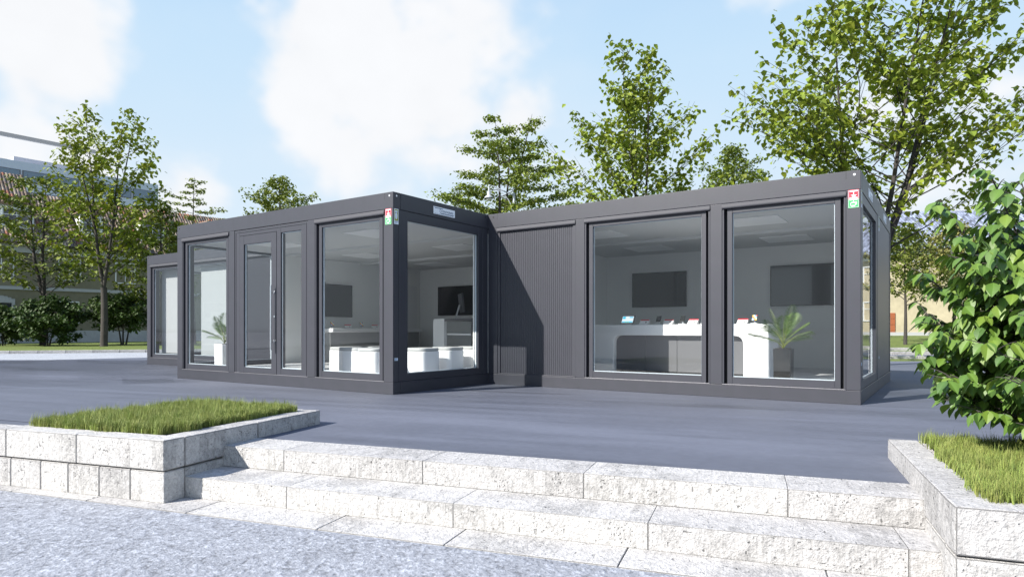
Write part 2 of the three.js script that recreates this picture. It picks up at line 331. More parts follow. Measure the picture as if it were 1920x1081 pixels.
// ------------------------------------------------------------------ the container building
const YAW = 0.593718, BC = Math.cos(YAW), BS = Math.sin(YAW), A0 = [-1.8104, -9.9274], LEN = 6.058, WID = 2.4513, HGT = 3.091;
const toWorld = (u, y, v) => V(A0[0] + u * BC + v * BS, y, A0[1] + u * BS - v * BC);   // u along the fronts to the right, v away
const BASE = .185, BEAM = 2.835, GB = .302, GT = 2.69, FLOOR = .20, CEIL = 2.74;
const steelUV = g => muv(g, .5);
class Wall {                                              // a = along the wall to the right seen from outside, n = outwards
  constructor(block, u, v, turn) { this.b = block; this.m = new THREE.Matrix4().makeRotationY(turn).setPosition(u - block.ou, 0, -(v - block.ov)); }
  box(a0, a1, y0, y1, n0, n1, r = 0) { return steelUV(bx(a0, a1, y0, y1, n0, n1, r)).applyMatrix4(this.m); }
  put(name, geos, mat = M.steel, parent = this.b.g) { return part(parent, name, Array.isArray(geos) ? join(geos) : geos, mat); }
}
function paneOf(w, parent, a0, a1, y0, y1, n) {
  const p = w.put('pane', [bx(a0, a1, y0, y1, n - .0005, n + .0005).applyMatrix4(w.m)].map(g => { const q = new THREE.PlaneGeometry(a1 - a0, y1 - y0); q.translate((a0 + a1) / 2, (y0 + y1) / 2, n); q.applyMatrix4(w.m); return q; }), M.glass, parent);
  w.put('spacer', [w.box(a0, a0 + .012, y0, y1, n - .028, n - .004), w.box(a1 - .012, a1, y0, y1, n - .028, n - .004), w.box(a0 + .012, a1 - .012, y0, y0 + .012, n - .028, n - .004), w.box(a0 + .012, a1 - .012, y1 - .012, y1, n - .028, n - .004)], M.spacer, parent);
  return p;
}
function housing(w, parent, a0, a1) {                     // rounded roller blind box under the beam
  const h = BEAM - .004 - 2.752, pts = []; const sh = new THREE.Shape(); sh.moveTo(-.1, 0); sh.lineTo(.004, 0); sh.quadraticCurveTo(.02, .004, .02, .026); sh.lineTo(.014, h - .016); sh.quadraticCurveTo(.011, h, -.004, h); sh.lineTo(-.1, h); sh.closePath();
  const g = new THREE.ExtrudeGeometry(sh, { depth: a1 - a0, bevelEnabled: false, curveSegments: 6 });
  g.applyMatrix4(new THREE.Matrix4().makeBasis(V(0, 0, 1), V(0, 1, 0), V(1, 0, 0)));  // shape x -> n, y -> y, depth -> a
  g.translate(a0, 2.752, 0); const idx = g.attributes.position; for (let i = 0; i < idx.count; i += 3) for (const nm of ['position', 'normal', 'uv']) { const at = g.attributes[nm], k = at.itemSize; for (let q = 0; q < k; q++) { const t = at.array[(i + 1) * k + q]; at.array[(i + 1) * k + q] = at.array[(i + 2) * k + q]; at.array[(i + 2) * k + q] = t; } }
  g.computeVertexNormals(); return w.put('roller_box', steelUV(g).applyMatrix4(w.m), M.steelMatt, parent);
}
function windowBay(w, a0, a1) {
  const f = w.put('window', [w.box(a0 + .068, a0 + .14, .197, 2.752, -.10, -.03, .004), w.box(a1 - .14, a1 - .068, .197, 2.752, -.10, -.03, .004), w.box(a0 + .14, a1 - .14, .197, GB, -.099, -.032, .004), w.box(a0 + .14, a1 - .14, GT, 2.752, -.099, -.032, .004)]);
  paneOf(w, f, a0 + .137, a1 - .137, GB - .003, GT + .003, -.055);
  housing(w, f, a0, a1);
  for (const a of [a0, a1 - .03]) w.put('guide_rail', w.box(a + .002, a + .028, .197, 2.752, -.10, -.006, .004), M.steel, f);
  w.put('window_sill', [w.box(a0 + .004, a1 - .004, BASE, .196, -.1, .006, .003)], M.sill, f);
  for (const a of [a0 + .028, a1 - .068]) w.put('gasket', w.box(a, a + .040, .197, 2.752, -.10, -.088), M.gasket, f);
  return f;
}
function panelBay(w, a0, a1, box = true) {
  const f = w.put('wall_panel', [w.box(a0 + .002, a0 + .055, BASE + .02, 2.752, -.09, -.012, .004), w.box(a1 - .055, a1 - .002, BASE + .02, 2.752, -.09, -.012, .004), w.box(a0 + .004, a1 - .004, BASE, BASE + .02, -.09, -.004, .004)]);
  const x0 = a0 + .055, x1 = a1 - .055, n = Math.round((x1 - x0) / .038), p = (x1 - x0) / n, pos = [];
  for (let i = 0; i < n; i++) { const q = [[0, -.036], [.1, -.0315], [.82, -.0305], [.92, -.036], [1, -.036]]; for (let k = 0; k < 4; k++) { const A = [x0 + (i + q[k][0]) * p, q[k][1]], B = [x0 + (i + q[k + 1][0]) * p, q[k + 1][1]], lo = BASE + .02, hi = 2.752; pos.push(A[0], lo, A[1], B[0], lo, B[1], B[0], hi, B[1], A[0], lo, A[1], B[0], hi, B[1], A[0], hi, A[1]); } }
  const g = new THREE.BufferGeometry(); g.setAttribute('position', new THREE.Float32BufferAttribute(pos, 3)); g.computeVertexNormals();
  w.put('ribbed_sheet', muv(g, .5).applyMatrix4(w.m), M.steel, f);
  w.put('panel_core', w.box(x0 - .002, x1 + .002, BASE, 2.75, -.09, -.04), M.steel, f);
  if (box) housing(w, f, a0, a1);
  return f;
}
function flatPanel(w, a0, a1) { return w.put('wall_panel', [w.box(a0 + .004, a1 - .004, BASE + .004, BEAM - .004, -.10, -.008, .004)]); }
function bigWindow(w, a0, a1, g0, g1) {                   // large fixed window, frame almost flush
  const e = a0 + .0035, z = a1 - .0035, f = w.put('window', [w.box(e, g0, BASE + .004, BEAM - .004, -.10, -.006, .004), w.box(g1, z, BASE + .004, BEAM - .004, -.10, -.006, .004), w.box(g0, g1, BASE + .004, GB + .003, -.10, -.0075, .004), w.box(g0, g1, GT + .003, BEAM - .004, -.10, -.0075, .004)]);
  paneOf(w, f, g0 - .002, g1 + .002, GB + .001, GT + .005, -.05);
  return f;
}
function posts(w, list) { for (const [a0, a1, name] of list) w.put(name || 'post', w.box(a0, a1, BASE + .001, BEAM - .001, -.12, 0, .006)); }
function beams(w, a0, a1, e0 = 0, e1 = 0) {
  w.put('base_beam', w.box(a0 + e0, a1 - e1, 0, BASE, -.16, 0, .006));
  w.put('top_beam', w.box(a0 + e0, a1 - e1, BEAM, HGT, -.16, 0, .006));
}
function shell(b, u0, u1, v0, v1) {                        // roof, floor, ceiling
  const L = (a0, a1, y0, y1, c0, c1) => bx(a0 - b.ou, a1 - b.ou, y0, y1, -(c1 - b.ov), -(c0 - b.ov));
  part(b.g, 'roof', muv(L(u0 + .165, u1 - .165, 2.86, 3.03, v0 + .165, v1 - .165), 1), M.roofing);
  part(b.g, 'floor', muv(L(u0 + .105, u1 - .105, .02, FLOOR, v0 + .105, v1 - .105), 1), M.floor);
  const c = part(b.g, 'ceiling', muv(L(u0 + .105, u1 - .105, CEIL, 2.83, v0 + .105, v1 - .105), 1), M.ceiling);
  const mods = Math.round((v1 - v0) / WID);
  for (let k = 0; k < mods; k++) for (const fr of [.27, .73]) { const uc = lerp(u0, u1, fr), vc = v0 + (k + .5) * WID; part(c, 'ceiling_panel_light', L(uc - .42, uc + .42, CEIL - .014, CEIL - .001, vc - .42, vc + .42), M.diffuser); }
  for (let k = 1; k < mods; k++) part(c, 'ceiling_joint', L(u0 + .15, u1 - .15, CEIL - .05, CEIL - .001, v0 + k * WID - .07, v0 + k * WID + .07), M.ceiling);
}
function lining(b, u0, u1, v0, v1, y0 = FLOOR + .002, y1 = CEIL - .002) { part(b.g, 'interior_wall', muv(bx(u0 - b.ou, u1 - b.ou, y0, y1, -(v1 - b.ov), -(v0 - b.ov)), 1), M.lining); }
function block(label, u0, u1, v0, v1) {
  const g = thing('container_building', label, 'building', 'joined container modules'), b = { g, ou: (u0 + u1) / 2, ov: v0, u0, u1, v0, v1 };
  const o = toWorld(b.ou, 0, b.ov); g.position.copy(o); g.rotation.y = -YAW; return b;
}
// corner holes and lettered plates
function hole(w, a, y, m = M.gasket) { const g = new THREE.CylinderGeometry(.016, .016, .006, 14); g.rotateX(Math.PI / 2); g.translate(a, y, .001); return w.put('corner_hole', g.applyMatrix4(w.m), m); }
function plate(w, name, a0, a1, y0, y1, tex, label, back = .003) {
  const g = new THREE.BoxGeometry(a1 - a0, y1 - y0, back); g.translate((a0 + a1) / 2, (y0 + y1) / 2, back / 2 + .0005);
  const m = w.put(name, g.applyMatrix4(w.m), std({ map: tex, roughness: .5 })); if (label) m.userData.label = label; return m;
}
const plateTex = canvasTex(512, 128, (c, w, h) => {
  c.fillStyle = '#e9eef3'; c.fillRect(0, 0, w, h); c.fillStyle = '#3f5572'; c.strokeStyle = '#3f5572'; c.lineWidth = 9;
  c.fillRect(24, 16, 200, 11); c.beginPath(); c.arc(190, 62, 42, Math.PI * .55, Math.PI * 1.5); c.stroke();
  c.font = 'bold 52px sans-serif'; c.fillText('CONTAINEX', 176, 78); c.fillRect(182, 92, 300, 13); c.font = '15px sans-serif'; for (let i = 0; i < 10; i++) c.fillRect(22 + i * 46, 112, 34, 5);
});
const stickerTex = canvasTex(128, 256, (c, w, h) => {
  c.fillStyle = '#e3092b'; c.fillRect(0, 0, w, 128); c.fillStyle = '#16b04a'; c.fillRect(0, 128, w, 128);
  c.strokeStyle = '#f4c9cf'; c.lineWidth = 5; c.strokeRect(6, 6, w - 12, 116); c.strokeStyle = '#bfe9cb'; c.strokeRect(6, 134, w - 12, 116);
  c.fillStyle = '#f3d9dc'; c.fillRect(16, 12, 96, 14); c.fillRect(16, 106, 96, 10); c.fillRect(60, 28, 10, 42); c.fillStyle = '#dfe6e3'; c.beginPath(); c.moveTo(64, 58); c.lineTo(92, 98); c.lineTo(44, 98); c.closePath(); c.fill(); c.fillRect(32, 70, 70, 7);
  c.fillStyle = '#dff3e4'; c.fillRect(16, 138, 96, 10); c.strokeStyle = '#dff3e4'; c.lineWidth = 6; c.beginPath(); c.moveTo(30, 222); c.lineTo(30, 188); c.lineTo(48, 174); c.lineTo(102, 174); c.lineTo(102, 208); c.lineTo(86, 222); c.closePath(); c.moveTo(30, 188); c.lineTo(86, 188); c.lineTo(102, 174); c.moveTo(86, 188); c.lineTo(86, 222); c.moveTo(64, 174); c.lineTo(64, 152); c.stroke(); c.fillRect(34, 230, 50, 8);
});
const noticeTex = canvasTex(128, 256, (c, w, h) => {
  c.fillStyle = '#dfe7ef'; c.fillRect(0, 0, w, h); c.fillStyle = '#8f9a2b'; c.fillRect(12, 12, w - 24, 186); c.fillStyle = '#d5dfea'; c.fillRect(26, 30, 74, 28); c.beginPath(); c.ellipse(62, 118, 36, 58, 0, 0, 7); c.fill(); c.fillStyle = '#6e7fa0'; c.fillRect(30, 58, 70, 8); c.fillRect(20, 206, 88, 9); c.fillRect(20, 224, 70, 8);
});
const tinyTex = canvasTex(64, 32, (c) => { c.fillStyle = '#cfe0f0'; c.fillRect(0, 0, 64, 32); c.fillStyle = '#46688f'; c.fillRect(6, 6, 40, 5); c.fillRect(6, 16, 52, 4); c.fillRect(6, 24, 30, 3); });

// ---- centre block: three modules deep, front at v = 0
{
  const b = block('projecting centre block of the dark grey container building, with glazed entrance door', -LEN, 0, 0, 3 * WID);
  shell(b, -LEN, 0, 0, 3 * WID);
  const F = new Wall(b, 0, 0, 0);                         // a = u
  beams(F, -LEN, 0);
  posts(F, [[-LEN, -5.875, 'corner_post'], [-4.258, -4.087], [-1.985, -1.803], [-.181, 0, 'corner_post']]);
  windowBay(F, -5.875, -4.258); windowBay(F, -1.803, -.181);
  // entrance: frame, leaf with handle, fixed sidelight
  const fr = F.put('door_frame', [F.box(-4.087, -3.932, BASE + .002, BEAM - .004, -.11, -.010, .004), F.box(-3.932, -2.837, 2.722, BEAM - .004, -.11, -.0115, .004), F.box(-2.837, -2.725, BASE + .002, BEAM - .004, -.11, -.010, .004), F.box(-2.168, -1.985, BASE + .002, BEAM - .004, -.11, -.010, .004), F.box(-2.725, -2.168, 2.692, BEAM - .004, -.11, -.0115, .004), F.box(-2.725, -2.168, BASE + .002, .305, -.11, -.0115, .004)]);
  F.put('door_frame_trim', [F.box(-4.06, -4.045, BASE + .01, 2.80, -.012, -.004), F.box(-4.045, -2.03, 2.785, 2.80, -.012, -.004), F.box(-2.045, -2.03, BASE + .01, 2.785, -.012, -.004)], M.steel, fr);
  const side = F.put('sidelight', [F.box(-2.727, -2.70, .305, 2.692, -.07, -.045), F.box(-2.19, -2.166, .305, 2.692, -.07, -.045)]);
  paneOf(F, side, -2.723, -2.170, .306, 2.690, -.034);
  const leaf = F.put('door', [F.box(-3.926, -3.802, .20, 2.716, -.085, -.006, .004), F.box(-2.990, -2.843, .20, 2.716, -.085, -.006, .004), F.box(-3.802, -2.990, .20, .302, -.085, -.0075, .004), F.box(-3.802, -2.990, 2.556, 2.716, -.085, -.0075, .004)]);
  paneOf(F, leaf, -3.806, -2.986, .299, 2.559, -.032);
  const hb = cyl(.016, .016, 1.14, -2.90, .63, .066, 14).applyMatrix4(F.m); const so = []; for (const y of [.78, 1.65]) { const g = new THREE.CylinderGeometry(.011, .011, .066, 10); g.rotateX(Math.PI / 2); g.translate(-2.90, y, .03); so.push(g.applyMatrix4(F.m)); const k = new THREE.CylinderGeometry(.02, .02, .006, 14); k.rotateX(Math.PI / 2); k.translate(-2.90, y, -.001); so.push(k.applyMatrix4(F.m)); }
  F.put('handle', [hb, ...so], M.chrome, leaf);
  { const g = new THREE.CylinderGeometry(.018, .018, .014, 14); g.rotateX(Math.PI / 2); g.translate(-2.885, 1.22, 0); F.put('lock', g.applyMatrix4(F.m), M.chrome, leaf); }
  F.put('window_sill', [F.box(-4.085, -1.99, BASE, .196, -.09, .004, .003)], M.sill, fr);
  hole(F, -.075, 3.035, M.alu); hole(F, -LEN + .075, 3.035);
  F.put('beam_joint', [F.box(-.181, -.177, 2.985, 3.088, -.004, .0008)], M.gasket);
  plate(F, 'warning_sticker', -.160, -.036, 2.598, 2.835, stickerTex, 'red and green warning sticker on the corner post');
  // right side wall: window module, then hidden beside the right wing
  const S = new Wall(b, 0, 0, Math.PI / 2);               // a = v
  beams(S, 0, WID, .165, 0); posts(S, [[.125, .160, 'corner_post'], [2.29, WID - .004, 'corner_post']]);
  bigWindow(S, .160, 2.29, .33, 2.168);
  hole(S, .075, 3.035, M.alu); hole(S, WID - .08, 3.035); S.put('beam_joint', [S.box(.177, .181, 2.985, 3.088, -.004, .0008)], M.gasket);
  plate(S, 'name_plate', .932, 1.485, 2.892, 3.015, plateTex, 'pale lettered name plate on the side beam');
  plate(S, 'notice_sticker', .020, .115, 2.60, 2.835, noticeTex, 'pale notice sticker with green picture');
  plate(S, 'type_plate', .03, .10, .515, .555, tinyTex, 'tiny pale type plate low on the post');
  beams(S, WID + .003, 3 * WID, 0, .165);
  lining(b, -.10, -.006, WID, 3 * WID - .1);
  lining(b, -.13, -.102, .12, .33, GB - .1, CEIL - .002); lining(b, -.13, -.102, 2.168, 2.4, GB - .1, CEIL - .002);
  // left side wall
  const T = new Wall(b, -LEN, WID, -Math.PI / 2);         // a runs towards the front
  beams(T, 0, WID, 0, .165); posts(T, [[.004, .161, 'corner_post'], [WID - .160, WID - .125, 'corner_post']]);
  bigWindow(T, .161, WID - .160, .283, WID - .30);
  lining(b, -LEN + .006, -LEN + .10, WID, 3 * WID - .1);
  { const T2 = new Wall(b, -LEN, 3 * WID, -Math.PI / 2); beams(T2, 0, 2 * WID - .003, .165, 0); }
  // back
  const K = new Wall(b, 0, 3 * WID, Math.PI); beams(K, 0, LEN); flatPanel(K, 0, LEN);
  lining(b, -LEN + .102, -.102, 3 * WID - .14, 3 * WID - .102);
  // inside: door on the left wall near the back
  part(b.g, 'inner_door', bx(-LEN + .102 - b.ou, -LEN + .135 - b.ou, FLOOR + .002, 2.25, -(7.05), -(6.15)), M.whiteMatt);
}
// ---- wings, front at v = WID, two modules deep; mirror = left wing
function wing(label, u0, mirror, plates) {
  const u1 = u0 + LEN, b = block(label, u0, u1, WID, 3 * WID); shell(b, u0, u1, WID, 3 * WID);
  const F = new Wall(b, u0, WID, 0), mx = (a0, a1) => mirror ? [LEN - a1, LEN - a0] : [a0, a1];
  beams(F, 0, LEN, mirror ? 0 : .003, mirror ? .003 : 0);
  posts(F, [[...mx(.004, .205), 'corner_post'], [...mx(1.812, 1.984)], [...mx(4.074, 4.250)], [...mx(5.884, LEN), 'corner_post']]);
  panelBay(F, ...mx(.205, 1.812)); windowBay(F, ...mx(1.984, 4.074)); windowBay(F, ...mx(4.250, 5.884));
  hole(F, mx(.12, .12)[0], 3.035); hole(F, mx(LEN - .075, LEN - .075)[0], 3.035, mirror ? M.gasket : M.alu);
  F.put('beam_joint', [F.box(mx(.205, .205)[0], mx(.205, .205)[0] + .004, 2.985, 3.088, -.004, .0008), F.box(mx(5.882, 5.882)[0], mx(5.882, 5.882)[0] + .004, 2.985, 3.088, -.004, .0008)], M.gasket);
  if (plates) plate(F, 'warning_sticker', 5.910, 6.035, 2.598, 2.833, stickerTex, 'red and green warning sticker on the corner post');
  // outer end wall: window module, then closed module
  const E = mirror ? new Wall(b, u0, 3 * WID, -Math.PI / 2) : new Wall(b, u1, WID, Math.PI / 2), q = (a0, a1) => mirror ? [2 * WID - a1, 2 * WID - a0] : [a0, a1];
  for (const [a0, a1, i] of [[...q(0, WID), 0], [...q(WID + .003, 2 * WID), 1]]) beams(E, a0, a1, !mirror && !i ? .165 : 0, mirror && !i ? .165 : 0);
  posts(E, [[...q(.125, .160), 'corner_post'], [...q(2.29, WID - .001), 'corner_post'], [...q(WID + .001, WID + .16), 'corner_post'], [...q(2 * WID - .16, 2 * WID), 'corner_post']]);
  { const [a0, a1] = q(.160, 2.29), [g0, g1] = q(.30, 2.10); bigWindow(E, a0, a1, g0, g1); }
  flatPanel(E, ...q(WID + .16, 2 * WID - .16));
  if (plates) {
    plate(E, 'name_plate', .93, 1.49, 2.892, 3.015, plateTex, 'pale lettered name plate on the first end beam'); plate(E, 'name_plate', WID + .93, WID + 1.49, 2.892, 3.015, plateTex, 'pale lettered name plate on the second end beam');
    plate(E, 'notice_sticker', .02, .115, 2.60, 2.835, noticeTex); plate(E, 'notice_sticker', WID + .03, WID + .125, 2.60, 2.835, noticeTex); plate(E, 'type_plate', .03, .10, .515, .555, tinyTex); plate(E, 'type_plate', WID + .05, WID + .12, .515, .555, tinyTex);
  }
  const K = new Wall(b, u1, 3 * WID, Math.PI); beams(K, .165, LEN - .165); flatPanel(K, .165, LEN - .165);
  { const I = mirror ? new Wall(b, u1 - .003, WID, Math.PI / 2) : new Wall(b, u0 + .003, 3 * WID, -Math.PI / 2); beams(I, 0, 2 * WID, .165, .165); }
  const inner = mirror ? [u1 - .10, u1 - .006] : [u0 + .006, u0 + .10], outer = mirror ? [u0 + .102, u0 + .14] : [u1 - .14, u1 - .102];
  lining(b, inner[0], inner[1], WID + .10, 3 * WID - .10); lining(b, outer[0], outer[1], 2 * WID, 3 * WID - .142); lining(b, u0 + .1015, u1 - .1015, 3 * WID - .14, 3 * WID - .1015);
  { const [a, c] = mx(.22, 1.80); lining(b, u0 + a, u0 + c, WID + .092, WID + .115); }
  return b;
}
const rightWing = wing('right wing of the dark grey container building, with ribbed panel and two tall windows', 0, false, true);
const leftWing = wing('left wing of the dark grey container building, set back behind the centre block', -2 * LEN, true, false);
{ // white blinds behind the left wing's windows
  const L = leftWing, W = M.blind;
  const bl = thing('vertical_blind', 'white vertical slat blind behind the far left window', 'blind'); const o = toWorld(-11.42, FLOOR, WID + .32); bl.position.copy(o); bl.rotation.y = -YAW;
  for (let i = 0; i < 13; i++) { const g = bx(-.047, .047, .12, 2.5, -.002, .002); g.rotateY(.28); g.translate(-.42 + i * .098, 0, 0); part(bl, 'slat', g, W); }
  part(bl, 'head_rail', bx(-.5, .86, 2.5, 2.535, -.03, .03), W);
  const rb = thing('roller_blind', 'smooth white roller blind behind the second window of the left wing', 'blind'); rb.position.copy(toWorld(-9.0, FLOOR, WID + .22)); rb.rotation.y = -YAW;
  part(rb, 'sheet', bx(-.72, .95, .10, 2.46, -.0015, .0015), W); part(rb, 'roller', (() => { const g = new THREE.CylinderGeometry(.03, .03, 1.68, 16); g.rotateZ(Math.PI / 2); g.translate(.115, 2.49, 0); return g; })(), W);
}

// ------------------------------------------------------------------ furniture inside
function inside(o, u, v, y = FLOOR, turn = 0) { o.position.copy(toWorld(u, y, v)); o.rotation.y = -YAW + turn; return o; }
{ // cube stools
  const spots = [
    [-.47, 1.18, 'white cube stool with grey seat, nearest in the row behind the side window'], [-.47, 1.86, 'white cube stool with grey seat, second in the row behind the side window'], [-.47, 2.54, 'white cube stool with grey seat, farthest in the row behind the side window'],
    [-1.0, .60, 'white cube stool with grey seat, rightmost behind the front window beside the corner post'], [-1.52, .72, 'white cube stool with grey seat, second from right behind the front window'], [-2.0, .86, 'white cube stool with grey seat, leftmost behind the front window'], [-1.62, 1.4, 'white cube stool with grey seat, standing behind the front window row'],
  ];
  const rr = (w, r) => { const a = w / 2, s = new THREE.Shape(); s.moveTo(-a + r, -a); s.lineTo(a - r, -a); s.absarc(a - r, -a + r, r, -Math.PI / 2, 0); s.lineTo(a, a - r); s.absarc(a - r, a - r, r, 0, Math.PI / 2); s.lineTo(-a + r, a); s.absarc(-a + r, a - r, r, Math.PI / 2, Math.PI); s.lineTo(-a, -a + r); s.absarc(-a + r, -a + r, r, Math.PI, Math.PI * 1.5); return s; };
  const ext = (w, r, h, bv, y) => { const g = new THREE.ExtrudeGeometry(rr(w - 2 * bv, r), { depth: h - 2 * bv, bevelEnabled: true, bevelSize: bv, bevelThickness: bv, bevelSegments: 3, curveSegments: 8 }); g.rotateX(-Math.PI / 2); g.translate(0, y + bv, 0); return g; };
  const body = ext(.47, .09, .42, .008, .002), seat = ext(.465, .09, .055, .02, .423);
  let proto = null;
  for (const [u, v, label] of spots) { let t; if (!proto) { t = proto = thing('cube_stool', label, 'stool', 'cube stools in the centre block'); part(t, 'stool_body', body, M.white); part(t, 'seat_cushion', seat, M.cushion); } else { t = proto.clone(); t.name = numbered('cube_stool'); scene.add(t); t.userData = { label, category: 'stool', group: 'cube stools in the centre block' }; } inside(t, u, v, FLOOR + .001); }
}
{ // display counter of the right wing: white portal with rounded openings round dark cabinets
  const t = thing('display_counter', 'long white display counter with dark cabinets behind the right wing windows', 'counter'); inside(t, 3.005, 3.9);
  const Lh = 1.585, H = .865, sh = new THREE.Shape(); sh.moveTo(-Lh, 0); sh.lineTo(-Lh, H - .03); sh.quadraticCurveTo(-Lh, H, -Lh + .03, H); sh.lineTo(Lh - .03, H); sh.quadraticCurveTo(Lh, H, Lh, H - .03); sh.lineTo(Lh, 0); sh.lineTo(Lh - .40, 0); sh.lineTo(Lh - .40, H - .34); sh.quadraticCurveTo(Lh - .40, H - .17, Lh - .57, H - .17); sh.lineTo(-Lh + .57, H - .17); sh.quadraticCurveTo(-Lh + .40, H - .17, -Lh + .40, H - .34); sh.lineTo(-Lh + .40, 0); sh.closePath();
  const g = new THREE.ExtrudeGeometry(sh, { depth: .62, bevelEnabled: true, bevelSize: .012, bevelThickness: .012, bevelSegments: 2, curveSegments: 10 }); g.translate(0, .002, -.62 - .012); part(t, 'counter_shell', g, M.white);
  for (let i = 0; i < 4; i++) part(t, 'cabinet_door', bx(-1.18 + i * .59 + .003, -.59 + i * .59 - .003, .04, .695, -.14, -.12, .003), M.cabinet);
  part(t, 'plinth', bx(-1.18, 1.18, .002, .038, -.16, -.14), M.tvBezel);
}
{ // second counter along the left wall of the centre block
  const t = thing('wall_counter', 'white shelf counter along the left wall inside the centre block', 'counter'); inside(t, -LEN + .5, 4.95);
  part(t, 'counter_top', bx(-.36, .30, .72, .82, -1.6, 1.6, .02), M.whiteMatt); part(t, 'counter_front', bx(-.36, .18, .002, .718, -1.58, 1.58), std({ color: rgb(.26, .27, .27), roughness: .7 }));
}
{ // televisions on the back walls
  const tv = (label, u, v, y, w, h, turn) => { const t = thing('wall_television', label, 'television', 'dark wall televisions'); inside(t, u, v, y, turn); part(t, 'screen', bx(-w / 2 + .012, w / 2 - .012, -h / 2 + .012, h / 2 - .012, .03, .046), M.tv); part(t, 'bezel', join([bx(-w / 2, w / 2, -h / 2, -h / 2 + .012, .004, .05), bx(-w / 2, w / 2, h / 2 - .012, h / 2, .004, .05), bx(-w / 2, -w / 2 + .012, -h / 2 + .012, h / 2 - .012, .004, .05), bx(w / 2 - .012, w / 2, -h / 2 + .012, h / 2 - .012, .004, .05), bx(-w / 2 + .012, w / 2 - .012, -h / 2 + .012, h / 2 - .012, .004, .029)]), M.tvBezel); return t; };
  const back = 3 * WID - .142;
  tv('dark television above the long white counter, seen through the middle window', 1.43, back, 1.91, 1.3, .80, 0);
  tv('dark television behind the palm, seen through the rightmost window', 4.60, back, 1.90, 1.42, .84, 0);
  tv('dark television on the back wall behind the desktop computer', -4.55, back, 1.80, 1.35, .82, 0);
  tv('dark television on the left wall above the shelf counter', -LEN + .102, 3.86, 1.72, 1.38, .82, Math.PI / 2);
}
{ // reception desk with computer
  const t = thing('reception_desk', 'white and dark reception desk with open shelves in the centre block', 'desk'); inside(t, -2.05, 3.55, FLOOR, -.5);
  const sh = new THREE.Shape(); sh.moveTo(-.32, 0); sh.lineTo(-.32, .92); sh.quadraticCurveTo(-.32, 1.0, -.24, 1.0); sh.lineTo(.3, 1.0); sh.lineTo(.3, 0); sh.closePath();
  const g = new THREE.ExtrudeGeometry(sh, { depth: .05, bevelEnabled: true, bevelSize: .01, bevelThickness: .01, bevelSegments: 2 }); g.translate(0, .012, 0); part(t, 'end_panel', g, M.whiteMatt);
  part(t, 'desk_top', bx(.32, 1.7, .965, 1.012, -.62, .05, .006), M.cabinet); part(t, 'desk_back', bx(.34, 1.66, .01, .963, -.60, -.57), M.cabinet); for (const y of [.35, .68]) part(t, 'shelf', bx(.34, 1.66, y, y + .03, -.565, .0), M.whiteMatt); part(t, 'end_panel', bx(1.66, 1.70, .01, .963, -.6, .03), M.cabinet);
  const c = thing('desktop_computer', 'desktop computer on an aluminium stand, seen from behind on the desk', 'computer'); inside(c, -1.52, 3.52, FLOOR + 1.014, -.75);
  const m = part(c, 'monitor', (() => { const q = new RoundedBoxGeometry(.56, .40, .035, 2, .012); q.rotateX(.12); q.translate(0, .33, -.04); return q; })(), std({ color: rgb(.06, .062, .068), roughness: .4 })); m.userData.label = 'dark back of the monitor';
  part(c, 'stand', (() => { const q = bx(-.09, .09, 0, .30, -.006, .006, .004); q.rotateX(-.28); q.translate(0, .006, .085); return join([q, bx(-.1, .1, 0, .008, -.10, .10, .003)]); })(), M.alu);
}
